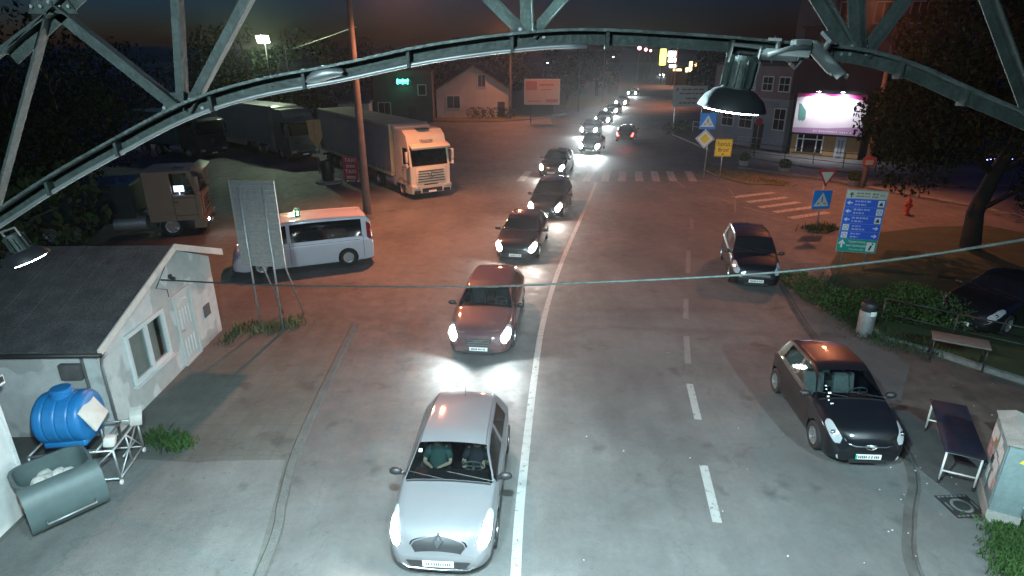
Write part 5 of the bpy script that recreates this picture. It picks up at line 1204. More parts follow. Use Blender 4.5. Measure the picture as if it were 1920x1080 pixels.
# apartment block right of the hall
A3 = G(1626, 318); ap = empty('apartment_block', (A3.x+6.2, A3.y+7.5, 0), R(-8), 'dark four storey block with wide windows behind the big tree', 'building')
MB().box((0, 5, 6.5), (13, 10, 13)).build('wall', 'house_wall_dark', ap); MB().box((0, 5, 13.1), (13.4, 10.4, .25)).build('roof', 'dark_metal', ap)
for fl_ in range(4):
    for i in range(5):
        win(ap, -5.3+i*2.6, 2.2+fl_*2.9, 1.7, 1.5, cols=3, pm_='window_lit' if False else 'window_dark', fm='wall_grey')
MB().box((-5.3, -.085, 5.6), (.35, .01, .3)).build('lit_pane', 'window_lit', ap)
for fl_ in range(1, 4): MB().box((0, -.06, .75+fl_*2.9), (13.02, .08, .22)).build('floor_band', 'wall_grey', ap)
aw = empty('shop_awning', (A3.x+2.6, A3.y+6.9, 2.3), R(-8), 'dark sloping awning low on the apartment block', 'awning'); MB().box((0, 0, 0), (3.0, 1.4, .08), rot=(R(-22), 0, 0)).build('awning_sheet', 'dark_metal', aw); MB().box((1.2, .1, -1.15), (.12, .12, 2.3)).build('support', 'cream_paint', aw)
# right lamp pole
p1 = G(1617, 352); pole('street_lamp', (p1.x, p1.y, 0), 11.0, .17, .10, 'tall lamp post between the lit billboard and the tourist board', lamp=True, power=6000*PWL, arm=(-1.5, -.9), cone=R(120), target=(17, 31, 0), group='lamp posts')
q = None
rs = empty('round_red_sign', (p1.x-.05, p1.y-.25, 0), R(5), 'red rimmed sign fixed low on the right lamp post', 'sign'); MB().extr([(-.4, -.02, 1.35), (.4, -.02, 1.35), (.45, -.02, 1.9), (0, -.02, 2.05), (-.45, -.02, 1.9)], (0, .03, 0)).build('sign_plate', 'poster_red', rs); MB().box((0, -.03, 1.62), (.5, .012, .3)).build('white_band', 'sign_ivory', rs)
# planters on the far kerb
for px, py, lab in [(1470, 318, 'bushy planter on the orange lit kerb nearest the billboard'), (1600, 343, 'bushy planter on the orange lit kerb by the right lamp post'), (1395, 304, 'bushy planter at the left end of the orange lit kerb')]:
    g = G(px, py+6); t = empty('planter', (g.x, g.y, 0), 0, lab, 'planter', 'planters on the far kerb'); MB().lathe([(.001, 0), (.34, 0), (.42, .38), (.38, .38), (.36, .3), (.001, .3)], n=18).build('pot', 'concrete', t, 40)
    leaf_cloud('shrub_leaves', [((0, 0, .62), (.42, .42, .36))], 320, .12, 'leaf', t, px)
# fire hydrant
mat('hydrant_red', (.50, .06, .03), .4)
g = G(1699, 402); hy_ = empty('fire_hydrant', (g.x, g.y, 0), 0, 'red fire hydrant standing alone beside the far road', 'hydrant')
MB().lathe([(.001, 0), (.17, 0), (.17, .06), (.11, .08), (.11, .62), (.15, .64), (.15, .70), (.10, .80), (.04, .88), (.04, .93), (.001, .93)], n=18).build('barrel', 'hydrant_red', hy_, 40); q = MB(); q.cyl((-.22, 0, .5), (.22, 0, .5), .065, n=12); q.cyl((0, -.2, .42), (0, 0, .42), .075, n=12); q.build('outlets', 'hydrant_red', hy_, 40)
# big tree at the right
g = G(1817, 468); tr_ = tree((g.x, g.y, .05), 12.5, 5.4, 71, 'big dark tree with low hanging branches at the right edge', group='dark trees on the right', n=20000, leaf=.20, low=.16)
tree((g.x+9, g.y+6, 0), 12, 5, 72, 'second dark tree behind the big one at the right edge', group='dark trees on the right', n=3600, leaf=.28)
tree((26.0, 30.5, .05), 9.5, 3.0, 75, 'slimmer tree catching orange lamp light left of the big one', group='dark trees on the right', n=3200, leaf=.2, low=.3) if False else None
tree((34, 70, 0), 11, 5, 73, 'dark tree behind the notice board', group='dark trees on the right', n=2600, leaf=.34); tree((29, 88, 0), 9.5, 4.5, 74, 'dark tree further along behind the notice board', group='dark trees on the right', n=2200, leaf=.36); tree((42, 118, 0), 10, 5, 76, 'far dark tree right of the road bend', group='dark trees on the right', n=1800, leaf=.4)
# blue string lights
mat('blue_led', (.3, .3, 1), .4, emit=(.35, .35, 1.0), es=14)
g = V(1872, 298, 37); sl_ = empty('string_lights', (g.x, 37, g.z), 0, 'short row of tiny blue white lights beyond the big tree', 'string lights'); b = MB(); rnd = random.Random(1)
for i in range(9): b.ball((-.9+i*.22+rnd.uniform(-.05, .05), 0, rnd.uniform(-.1, .1)-.03*i*i*.05), .028+.02*(i % 3 == 0), 8)
b.build('bulbs', 'blue_led', sl_); MB().tube([(-1.2, 0, .1), (0, 0, -.02), (1.2, 0, -.05)], .008, 5).build('wire', 'dark_metal', sl_); MB().cyl((1.2, 0, -g.z), (1.2, 0, .2), .04, n=8).build('post', 'dark_metal', sl_)
# hedge bush, railing, bin, benches, trolley, cabinet, parked car
def bush(name, label, base, blobs, n, leaf, m, seed):
    t = empty(name, base, 0, label, 'bush'); leaf_cloud('foliage', blobs, n, leaf, m, t, seed)
    b = MB(); rnd = random.Random(seed)
    for c, r in blobs:
        for k in range(3): b.tube([(c[0]*.8+rnd.gauss(0, .1), c[1]*.8+rnd.gauss(0, .1), 0), (c[0]+rnd.gauss(0, .2), c[1]+rnd.gauss(0, .2), c[2])], [.02, .008], 5)
    b.build('stems', 'bark', t); return t
g = G(1700, 612)
bush('hedge_bush', 'rounded green hedge behind the litter bin and thin railing', (g.x, g.y, .08), [((-1.6, .9, .35), (.8, .8, .4)), ((-.9, .5, .45), (.9, .8, .5)), ((0, .3, .55), (1.0, .9, .55)), ((1.0, 0, .5), (.9, .8, .5)), ((1.8, -.3, .4), (.8, .7, .45)), ((.5, .9, .5), (1.0, .8, .5)), ((-1.9, 2.0, .3), (.7, .9, .35)), ((-2.0, 3.2, .25), (.6, .9, .3))], 11000, .085, 'leaf', 5)
railing('thin_railing', 'thin grey tube railing in front of the hedge behind the bench', [G(1648, 618), G(1780, 650), G(1990, 700)], .95, 'dark_metal', 1.9, 2, .08)
bn2 = G(1618, 630); lb = empty('litter_bin', (bn2.x, bn2.y, .03), R(10), 'pale cylindrical litter bin with a dark cap standing by the hedge', 'litter bin')
MB().lathe([(.001, 0), (.20, 0), (.215, .03), (.225, .78), (.22, .80), (.001, .80)], n=28).build('barrel', 'galvanised', lb, 40)
MB().lathe([(.20, .80), (.20, .92), (.235, .93), (.235, 1.0), (.20, 1.06), (.1, 1.09), (.001, 1.10)], n=28).build('cap', 'dark_metal', lb, 40)
q = MB(); q.grid([[Vector((.232*math.cos(a), .232*math.sin(a), z_)) for a in [-2.0+.9*k/6 for k in range(7)]] for z_ in (.70, .84)]); q.build('sticker', 'sign_white', lb)
def trolley(name, label, loc, rz, L_, W_, H_, topm, legm, group=None, shelf=True, thick=.04):
    t = empty(name, loc, rz, label, 'table', group); MB().box((0, 0, H_), (W_, L_, thick), bev=.008).build('table_top', topm, t, 40)
    b = MB()
    for (a, c) in [((-W_/2+.05, -L_/2+.06), (W_/2-.05, -L_/2+.06)), ((-W_/2+.05, L_/2-.06), (W_/2-.05, L_/2-.06))]:
        b.cyl((*a, H_-.04), (*c, H_-.04), .02, n=8); b.cyl((*a, .30), (*c, .30), .018, n=8)
    for x in (-1, 1): b.cyl((x*(W_/2-.05), -L_/2+.06, H_-.04), (x*(W_/2-.05), L_/2-.06, H_-.04), .02, n=8)
    b.build('frame', legm, t, True)
    for sx in (-1, 1):
        for sy in (-1, 1):
            x, y = sx*(W_/2-.05), sy*(L_/2-.06); lg = MB().cyl((x, y, .09), (x, y, H_-.02), .02, n=8).build('leg', legm, t, True)
            MB().lathe([(.001, -.012), (.04, -.012), (.045, 0), (.04, .012), (.001, .012)], c=(x, y, .045), axis='X', n=14).build('caster', 'rubber', lg, 40)
    return t
mat('table_navy', (.014, .018, .032), .45, var=.25, scale=6)
mat('table_wood', (.16, .125, .105), .7, var=.15, scale=4)
# front corners of the top (1845,862)-(1815? ) : table about 1.75 x .72 m
TH = .80
ca, cb, cc, cdn = G(1776, 852, TH), G(1847, 857, TH), G(1808, 757, TH), G(1748, 755, TH)
ctr = (ca+cb+cc+cdn)/4; ax = ((cdn+cc)/2-(ca+cb)/2)
trolley('work_table', 'dark topped wheeled table on pale tube legs in front of the grey cabinet', (ctr.x, ctr.y, .034), math.atan2(-ax.x, ax.y), ax.length, ((cb-ca).length+(cc-cdn).length)/2, TH-.03, 'table_navy', 'white_paint')
ca, cb, cc, cdn = G(1750, 642, .75), G(1862, 662, .75), G(1852, 635, .75), G(1745, 615, .75)
ctr = (ca+cb+cc+cdn)/4; ax = (cb+cc-ca-cdn)/2
trolley('side_table', 'brown topped table standing near the railing at the right', (ctr.x, ctr.y, .034), math.atan2(-ax.x, ax.y), ax.length, .62, .72, 'table_wood', 'dark_metal')
# cabinet with posters
mat('cabinet_grey', (.17, .225, .225), .5, var=.12, scale=3, fine=(14, .1)); mat('poster_white', (.55, .56, .54), .7, var=.2, scale=18); mat('poster_pink', (.45, .28, .26), .7, var=.3, scale=14); mat('orange_mark', (.55, .20, .03), .6)
k0 = G(1845, 978); k1 = G(1831, 912); ang = math.atan2(k1.y-k0.y, k1.x-k0.x)
fd = Vector((k1.x-k0.x, k1.y-k0.y, 0)); fd.normalize()
cbn = empty('utility_cabinet', (k0.x, k0.y, .03), math.atan2(fd.y, fd.x)-PI/2, 'grey street cabinet plastered with posters beside the manhole cover', 'cabinet')
CL, CDp, CH_ = 1.18, .45, 1.62
b = MB(); b.box((CDp/2, CL/2, .12), (CDp+.04, CL+.04, .24)); b.build('plinth', 'concrete', cbn)
b = MB(); b.box((CDp/2, CL/2, .24+(CH_-.24)/2), (CDp, CL, CH_-.24), bev=.012); b.build('cabinet_body', 'cabinet_grey', cbn, 40)
b = MB(); b.extr([(-.05, -.04, CH_+.002), (CDp+.05, -.04, CH_+.002), (CDp/2, -.04, CH_+.09)], (0, CL+.08, 0)); b.build('cap', 'concrete', cbn)
for i in range(2):
    q = MB(); q.box((-.009, CL*(.25+.5*i), .93), (.018, CL/2-.04, 1.26), bev=.004); dq = q.build('door', 'cabinet_grey', cbn, 40)
    q = MB(); q.box((-.03, CL*(.46+.06*i), .95), (.03, .02, .14)); q.build('handle', 'dark_metal', dq)
q = MB(); rnd = random.Random(12)
ps = [(.22, 1.25, .2, .28), (.45, 1.32, .22, .3), (.28, .92, .2, .3), (.50, .98, .18, .26), (.80, 1.3, .2, .28), (1.02, 1.28, .22, .3), (.66, .62, .16, .25), (.35, .65, .2, .26), (.16, .70, .16, .24), (1.0, .95, .2, .28), (.78, .98, .16, .22)]
for y_, z_, w1, h1 in ps[:8]: MB().box((-.021-.001*rnd.random(), y_, z_), (.003, w1, h1), rot=(R(rnd.uniform(-4, 4)), 0, 0)).build('white_poster', 'poster_white', cbn)
q = MB()
for y_, z_, w1, h1 in ps[8:]: MB().box((-.021, y_, z_), (.003, w1, h1), rot=(R(rnd.uniform(-4, 4)), 0, 0)).build('faded_poster', 'poster_pink', cbn)
MB().box((-.026, .74, 1.22), (.003, .13, .15), rot=(R(12), 0, 0)).build('orange_flyer', 'orange_mark', cbn)
q = MB()
for (y_, z_, r_, a0, a1) in [(.92, .60, .09, 0, 5.6), (1.06, .62, .07, 1, 6.2), (.80, .64, .08, -1, 2.2)]: q.tube([(-.024, y_+r_*math.cos(a)*.7, z_+r_*math.sin(a)) for a in [a0+(a1-a0)*k/12 for k in range(13)]], .012, 5)
q.build('graffiti', 'ink', cbn)
q = MB(); q.extr([(.19, -.003, 1.31), (.27, -.003, 1.31), (.23, -.003, 1.385)], (0, .002, 0)); q.build('warning_triangle', 'sign_yellow', cbn)
k2 = Vector((k0.x+.62, k0.y+.05, 0))
mc = empty('meter_box', (k0.x+.70, k0.y+.10, .03), R(-10), 'small pale meter cabinet right beside the poster covered one', 'meter box')
MB().box((0, 0, .62), (.34, .3, 1.15), bev=.02).build('box_body', 'cabinet_grey', mc, 40); MB().box((-.02, -.155, .42), (.16, .01, .24)).build('label_plate', 'sign_white', mc); MB().box((0, 0, 1.22), (.38, .34, .05), bev=.01).build('cap', 'concrete', mc, 40)
kr_ = G(1935, 862); m_ = empty('red_crate', (kr_.x, kr_.y, .03), R(5), 'red box half hidden behind the grey cabinet', 'box'); MB().box((0, 0, .45), (.4, .4, .9), bev=.03).build('box_body', 'taxi_red', m_, 40)
gp_ = [G(1880, 985), G(1892, 1030), G(1900, 1085), G(2010, 1085), G(2010, 960), G(1920, 950)]
gpatch = sheet('grass_verge', gp_, .036, 'grass')
o = weeds('grass_tufts', 'bright green grass growing at the foot of the grey cabinet', 'grass', [G(1890, 990, .04), G(1905, 1040, .04), G(1915, 1090, .04)], 2600, .16, 'leaf', 9, .20); o['kind'] = 'stuff'
o = weeds('lawn_grass', 'dark grass along the lawn edge', 'grass', [G(1560, 520, .08), G(1590, 590, .08), G(1640, 632, .08), G(1740, 655, .08)], 3500, .14, 'grass', 10, .30); o['kind'] = 'stuff'
weeds('weed_clump', 'dark tuft of weeds around the yield sign foot', 'weeds', [G(1515, 430, .09), G(1560, 428, .09)], 400, .22, 'grass', 11, .3); weeds('weed_clump', 'low weeds on the island in front of the yellow sign', 'weeds', [G(1335, 318, .09), G(1400, 334, .09), G(1465, 345, .09)], 900, .18, 'dry_grass', 12, .5)
# litter specks on the pavement
b = MB(); rnd = random.Random(77)
for i in range(46):
    px, py = rnd.choice([(rnd.uniform(1640, 1900), rnd.uniform(690, 1000)), (rnd.uniform(1020, 1800), rnd.uniform(620, 1070)), (rnd.uniform(1640, 1900), rnd.uniform(700, 1070))])
    z_ = .11 if px < 500 else .04 if px > 1700 else .006; g = G(px, py, z_); s_ = rnd.uniform(.005, .014); b.box(g, (s_*2, s_*1.4, s_*.6), rot=(0, 0, rnd.uniform(0, 3)))
o = b.build('litter_specks', 'cream_paint'); tag(o, 'pale cigarette ends and paper scraps scattered on the asphalt', 'litter', kind='stuff')
# far lit signs and lights down the road
mat('yellow_lit', (.9, .9, .2), .5, emit=(.85, .9, .12), es=4); mat('white_lit', (1, 1, 1), .5, emit=(.9, .9, 1.0), es=7); mat('orange_lit', (1, .7, .3), .5, emit=(1, .62, .25), es=5); mat('red_lit', (1, .3, .3), .5, emit=(1, .35, .35), es=9)
Yd = 175
v_ = V(1243, 107, Yd); t = empty('lit_pylon', (v_.x, Yd, 0), 0, 'tall glowing yellow sign pylon at the far end of the road', 'pylon sign', 'lit signs far down the road'); MB().box((0, 0, v_.z), (1.7, .4, 4.1), bev=.15).build('lit_panel', 'yellow_lit', t); MB().cyl((0, .1, 0), (0, .1, v_.z-2), .2, n=8).build('post', 'dark_metal', t)
for py, lab in [(101, 'upper white glowing sign right of the yellow pylon'), (114, 'lower white glowing sign right of the yellow pylon')]:
    v_ = V(1260, py, Yd); t = empty('lit_sign', (v_.x, Yd, 0), 0, lab, 'lit sign', 'lit signs far down the road'); MB().box((0, 0, v_.z), (2.1, .3, 1.4), bev=.12).build('lit_panel', 'white_lit', t); MB().cyl((.6, .2, 0), (.6, .2, v_.z), .1, n=8).build('post', 'dark_metal', t)
for px, py, w1, h1, m_, lab in [(1295, 125, .8, 2.6, 'orange_lit', 'glowing orange strip sign far right down the road'), (1289, 131, 1.0, 1.1, 'orange_lit', 'small orange glow left of the orange strip sign'), (1270, 131, 2.2, .5, 'orange_lit', 'low row of warm lights beyond the yellow pylon'), (1304, 121, .6, .8, 'orange_lit', 'faint orange window light at the far right'), (1262, 124, 2.0, .8, 'white_lit', 'pale lit shopfront below the white signs')]:
    v_ = V(px, py, Yd-3); t = empty('lit_window_sign', (v_.x, Yd-3, 0), 0, lab, 'lit sign', 'lit signs far down the road'); MB().box((0, 0, v_.z), (w1, .2, h1), bev=.08).build('lit_panel', m_, t); MB().box((0, .3, v_.z/2+.5), (w1+1.2, .3, v_.z+1)).build('wall', 'dark_metal', t)
for i, (px, py) in enumerate([(1199, 90), (1211, 93), (1220, 95)]):
    v_ = V(px, py, 210); t = empty('warning_light', (v_.x, 210, 0), 0, ['left and largest', 'middle', 'right and smallest'][i]+' of three red lights high over the far road', 'light', 'red lights over the far road'); MB().ball((0, 0, v_.z), .62-.12*i, 10).build('lit_bulb', 'red_lit', t); MB().cyl((0, .3, 0), (0, .3, v_.z), .12, n=6).build('mast', 'dark_metal', t)
for i, (px, py, w1) in enumerate([(1142, 140, 4.0), (1160, 150, 2.5), (1122, 152, 2.2), (1098, 158, 1.6)]):
    v_ = V(px, py, 135); t = empty('roadside_sign', (v_.x, 135, 0), 0, ['wide reddish board beside the far left verge', 'smaller dull red board nearer the far traffic', 'dull board left of the wide reddish one', 'faint narrow board nearest the billboard'][i], 'sign', 'dull boards on the far left verge'); MB().box((0, 0, v_.z), (w1, .15, 1.4)).build('board_panel', 'poster_red', t); MB().cyl((0, .1, 0), (0, .1, v_.z), .08, n=6).build('post', 'dark_metal', t)
# sodium lamps far down the road
for px, Y, lab in [(1268, 105, 'sodium street lamp on the right verge past the notice board'), (1262, 165, 'far sodium street lamp where the road bends away')]:
    v_ = V(px, 120, Y); pole('street_lamp', (v_.x, Y, 0), 9.6, .14, .09, lab, lamp=True, power=5500*PWL, arm=(-1.2, -.6), target=(v_.x-5, Y, 0), group='lamp posts')
# ================================================================ VEHICLES
def paint(n, c, metal=.25, rough=.50, coat=1.0): mat(n, c, rough, metal, var=.04, scale=2, coat=coat); M[n].node_tree.nodes['Principled BSDF'].inputs['Coat Roughness'].default_value = .05; M[n].node_tree.nodes['Principled BSDF'].inputs['Specular IOR Level'].default_value = .25
paint('paint_silver', (.150, .150, .158), .1); paint('paint_redbrown', (.085, .038, .042), .1); paint('paint_black', (.006, .007, .009), .0, .35); paint('paint_dark', (.006, .007, .010), .0, .4); paint('paint_navy', (.005, .006, .009), .0, .4); paint('paint_van', (.55, .56, .62), .1, .4); paint('paint_grey', (.09, .09, .1))
def put(name, label, cat, kind, L, W, H, front, roof, pt, zf=.25, **kw):
    a, u, rz, ln = place(front, roof, H, zf)
    if 'rz' in kw: rz = kw.pop('rz'); u = Vector((math.sin(rz), -math.cos(rz), 0))
    c = Vector((a.x, a.y, 0))-u*L/2
    print('CAR', name, tuple(round(v, 2) for v in c), 'heading', round(math.degrees(rz), 1), 'roofline len', round(ln, 2))
    return car(name, label, cat, kind, L, W, H, (c.x, c.y, 0), rz, pt, **kw)
BEAM = 300
clio, Pc = put('silver_hatchback', 'silver hatchback with a diamond badge leading the queue towards the camera', 'car', HATCH, 4.06, 1.75, 1.45, (822, 1062), (880, 714), 'paint_silver', lit=True, beam=BEAM, hl=(.02, .17, 4.7, 6.2), lamps_mat='headlamp_white', beamcol=(1, .95, .88), seat='seat_fabric', group='queue of cars facing the camera')
Lc = 4.06
# nose: V grille with diamond badge
for sd in (1, -1):
    MB().grid([[Pc(.0015+(.030-.020*k/10)*j/3, 9-2.7*k/10, .009, sd) for j in range(4)] for k in range(11)]).build('grille_wing', 'black_plastic', clio, True)
    MB().grid([[Pc(.0015+(.032-.020*k/10)+.0028*j, 9-2.7*k/10, .012, sd) for j in range(2)] for k in range(11)]).build('grille_trim', 'chrome', clio, True)
bc_ = Pc(.020, 9, .022); bt_ = (Pc(.045, 9)-Pc(.003, 9)).normalized(); bx_ = Vector((1, 0, 0)); bn_ = bx_.cross(bt_); bn_ = bn_ if bn_.z > 0 else -bn_
q = MB(); pts = [(0, .125), (.085, 0), (0, -.125), (-.085, 0)]
for k in range(4):
    a_, b_ = pts[k], pts[(k+1) % 4]; q.extr([bc_+bx_*a_[0]+bt_*a_[1], bc_+bx_*b_[0]+bt_*b_[1], bc_+bx_*b_[0]*.5+bt_*b_[1]*.5, bc_+bx_*a_[0]*.5+bt_*a_[1]*.5], bn_*.02)
q.build('diamond_badge', 'chrome', clio)
MB().extr([(-.52, -Lc/2-.012, .36), (.52, -Lc/2-.012, .36), (.44, -Lc/2-.02, .25), (-.44, -Lc/2-.02, .25)], (0, .02, 0)).build('bumper_grille', 'black_plastic', clio)
q = MB(); q.tube([(-.70, -Lc/2+.12, .40), (-.62, -Lc/2+.03, .30), (-.5, -Lc/2-.015, .225), (0, -Lc/2-.025, .205), (.5, -Lc/2-.015, .225), (.62, -Lc/2+.03, .30), (.70, -Lc/2+.12, .40)], .016, 6); q.build('bumper_trim', 'chrome', clio, True)
MB().box((-.56, -.47, 1.31), (.06, .004, .06), rot=(R(-40), 0, 0)).build('windscreen_sticker', 'sign_white', clio)

def seated(loc, rz, label, shirt, hands, seed=0):
    """seated figure: one skinned surface, hips at the origin height of the seat"""
    t = empty('person', loc, rz, label, 'person', 'people in the silver hatchback')
    V_, E_, Rr = [], [], []
    def a(p, r, par=None):
        V_.append(p); Rr.append(r)
        if par is not None: E_.append((par, len(V_)-1))
        return len(V_)-1
    pel = a((0, 0, .0), (.15, .12)); wa = a((0, .05, .18), (.13, .10), pel); ch = a((0, .09, .38), (.16, .11), wa); nb = a((0, .08, .52), (.07, .06), ch); nk = a((0, .05, .60), (.055, .055), nb); h0 = a((0, .02, .68), (.075, .09), nk); h1 = a((0, .02, .76), (.078, .095), h0); h2 = a((0, .03, .83), (.055, .07), h1)
    jaw = a((0, -.045, .665), (.035, .03), h0); ns_ = a((0, -.085, .735), (.013, .014), h1)
    for sd, hd in ((1, hands[0]), (-1, hands[1])):
        sh = a((sd*.18, .08, .46), (.055, .055), ch); el = a((sd*.25, -.08, .24), (.042, .042), sh); wr = a((hd[0], hd[1]+.07, hd[2]+.01), (.026, .024), el); pm_ = a(hd, (.034, .018), wr)
        for k in range(4):
            dx = (k-1.5)*.019*sd; l = (.052, .064, .060, .046)[k]; f1 = a((hd[0]+dx, hd[1]-.045, hd[2]+.004), (.0088, .0088), pm_); f2 = a((hd[0]+dx*1.05, hd[1]-.045-l*.55, hd[2]-.012), (.0082, .0082), f1); a((hd[0]+dx*1.0, hd[1]-.045-l*.72, hd[2]-.036), (.007, .007), f2)
        t1 = a((hd[0]-sd*.036, hd[1]+.005, hd[2]), (.0105, .0105), pm_); a((hd[0]-sd*.05, hd[1]-.035, hd[2]-.008), (.009, .009), t1)
        hp = a((sd*.10, -.05, -.02), (.09, .085), pel); kn = a((sd*.13, -.44, .04), (.065, .065), hp); an_ = a((sd*.12, -.60, -.32), (.042, .042), kn); a((sd*.12, -.76, -.37), (.04, .03), an_)
    me = bpy.data.meshes.new('person_body'); me.from_pydata(V_, E_, []); o = bpy.data.objects.new('person_body', me); col.objects.link(o); o.parent = t
    sk = o.modifiers.new('skin', 'SKIN'); sk.use_smooth_shade = True; su = o.modifiers.new('sub', 'SUBSURF'); su.levels = 1; su.render_levels = 2
    for i, r in enumerate(Rr): me.skin_vertices[0].data[i].radius = r; me.skin_vertices[0].data[i].use_root = (i == 0)
    me.materials.append(M['skin'])
    q = MB(); ring = lambda c, rx, ry: [Vector((c[0]+rx*math.cos(k*PI/10), c[1]+ry*math.sin(k*PI/10), c[2])) for k in range(21)]
    q.grid([ring((0, 0, -.08), .19, .15), ring((0, .04, .12), .165, .13), ring((0, .08, .34), .20, .145), ring((0, .085, .48), .17, .12), ring((0, .08, .55), .085, .08)])
    for sd in (1, -1): q.cyl((sd*.15, .085, .46), (sd*.235, -.03, .30), .078, .068, 14)
    q.build('shirt', shirt, t, True)
    q = MB()
    for sd in (1, -1): q.cyl((sd*.09, .04, -.01), (sd*.13, -.45, .04), .115, .085, 14); q.cyl((sd*.13, -.45, .06), (sd*.12, -.60, -.28), .085, .06, 14)
    q.build('trousers', 'shirt_dark', t, True)
    q = MB(); q.ball((0, .045, .79), (.098, .115, .10), 16); q.build('hair', 'hair', t, True)
    q = MB()
    for sd in (1, -1): q.ball((sd*.032, -.082, .765), .012, 8)
    q.build('eyes', 'ink', t); return t
Rz = Matrix.Rotation(clio.rotation_euler.z, 3, 'Z')
def inside(x, y, z): return Vector(clio.location)+Rz @ Vector((x, y, z))
sy = -Lc/2+(HATCH['roof0']+.09)*Lc
seated(inside(-.37, sy+.04, .46), clio.rotation_euler.z, 'passenger in a teal top with bare forearms resting in the lap', 'shirt_teal', ((.05, -.36, .26), (-.07, -.36, .27)))
seated(inside(.37, sy+.04, .46), clio.rotation_euler.z, 'driver in dark clothes holding the steering wheel', 'shirt_dark', ((.17, -.40, .48), (-.17, -.40, .48)))

audi, Pa = put('red_brown_saloon', 'red brown saloon with bright white headlights second in the queue', 'car', HATCH, 4.75, 1.84, 1.46, (897, 658), (938, 478), 'paint_redbrown', lit=True, beam=BEAM*1.25, hl=(.01, .125, 4.4, 6.2), group='queue of cars facing the camera', interior=True)
q = MB(); q.extr([(-.36, -2.385, .62), (.36, -2.385, .62), (.30, -2.39, .26), (-.30, -2.39, .26)], (0, .02, 0)); gr_ = q.build('grille', 'black_plastic', audi)
q = MB()
for i in range(5): q.box((0, -2.393, .30+i*.07), (.56+.02*i, .01, .008))
q.build('grille_bars', 'chrome', gr_)
q = MB()
for i in range(4): q.lathe([(.036, -.004), (.043, 0), (.036, .004), (.031, 0), (.036, -.004)], c=(-.082+i*.055, -2.405, .575), axis='Y', n=20)
q.build('ring_badge', 'chrome', gr_, True)
# dark hatchback third, dark suv fourth, dark car fifth
def mid_car(lab, front, roof, kind, L, W, H, pt, hw_=None, mat_='lamp_warm', beam=BEAM*.6, name='dark_car', bc=(1, .93, .85), rz=None, zf=.6):
    kw = {} if rz is None else {'rz': rz}
    return put(name, lab, 'car', kind, L, W, H, front, roof, pt, zf=zf, lit=True, beam=beam, lamps_mat=mat_, interior=False, beamcol=bc, hl=(.0, .115, 4.3, 6.1), group='queue of cars facing the camera', **kw)
mid_car('dark hatchback third in the queue just behind the red brown saloon', (966, 466), (988, 388), HATCH, 4.2, 1.78, 1.48, 'paint_dark', rz=R(-10))
mid_car('dark tall car fourth in the queue showing one headlight at its right', (1020, 391), (1045, 330), MPV, 4.5, 1.82, 1.62, 'paint_navy', rz=R(-13))
mid_car('dark car fifth in the queue with a bright left headlight', (1033, 317), (1056, 282), HATCH, 4.4, 1.8, 1.6, 'paint_dark', rz=R(-15), mat_='lamp_warm')
qs = [((1106, 274), 55.2, 'first of the glaring white pairs past the crossing'), ((1105, 243), 66.0, 'second glaring white pair past the crossing'), ((1130, 224), 76, 'third glaring car in the far queue'), ((1148, 207), 88, 'fourth glaring car in the far queue'), ((1166, 192), 101, 'fifth glaring car in the far queue'), ((1187, 174), 126, 'last glaring pair where the far queue bends')]
for i, (pxy, Y, lab) in enumerate(qs):
    g = G(*pxy, .65)
    t, _ = car('oncoming_car', lab, 'car', HATCH if i % 2 else SEDAN, 4.3, 1.78, 1.46, (g.x+.5, g.y+2.1, 0), R(-16 if i < 3 else -20), ['paint_dark', 'paint_grey', 'paint_navy'][i % 3], lit=True, beam=[520, 420, 260, 200, 160, 140][i], lamps_mat='lamp_glare', interior=False, detail=False, hl=(.0, .09, 4.2, 5.9), group='far queue with glaring headlights') if False else (None, None)
mat('lamp_glare', (1, 1, 1), .5, emit=(.9, 1.0, 1.0), es=400)
for i, (pxy, Y, lab) in enumerate(qs):
    g = G(*pxy, .65)
    car('oncoming_car', lab, 'car', HATCH if i % 2 else SEDAN, 4.3, 1.78, 1.46, (g.x+.5, g.y+2.1, 0), R(-16 if i < 3 else -20), ['paint_dark', 'paint_grey', 'paint_navy'][i % 3], lit=True, beam=[1100, 900, 600, 450, 350, 300][i], lamps_mat='lamp_glare', interior=False, detail=False, hl=(.0, .11, 4.0, 6.2), group='far queue with glaring headlights')
g = G(1241, 140, .65); car('oncoming_car', 'single far car with bluish glare at the end of the road', 'car', HATCH, 4.3, 1.78, 1.46, (g.x, g.y, 0), R(-14), 'paint_dark', lit=True, beam=300, lamps_mat='lamp_glare', interior=False, detail=False, hl=(.0, .12, 4.0, 6.3), group='far queue with glaring headlights')
g = G(1172, 262, .3); car('departing_car', 'dark car driving away with red tail lights lit past the crossing', 'car', HATCH, 4.2, 1.76, 1.46, (g.x+.6, g.y+2.4, 0), R(-16)+PI, 'paint_dark', interior=False, detail=False, tail=True)
tl_ = G(1172, 262, .6); 
l_ = spot('tail_glow', (tl_.x, tl_.y-.2, .8), (tl_.x-1, tl_.y-5, 0), 40, (1, .08, .08), R(140), 1, .2)

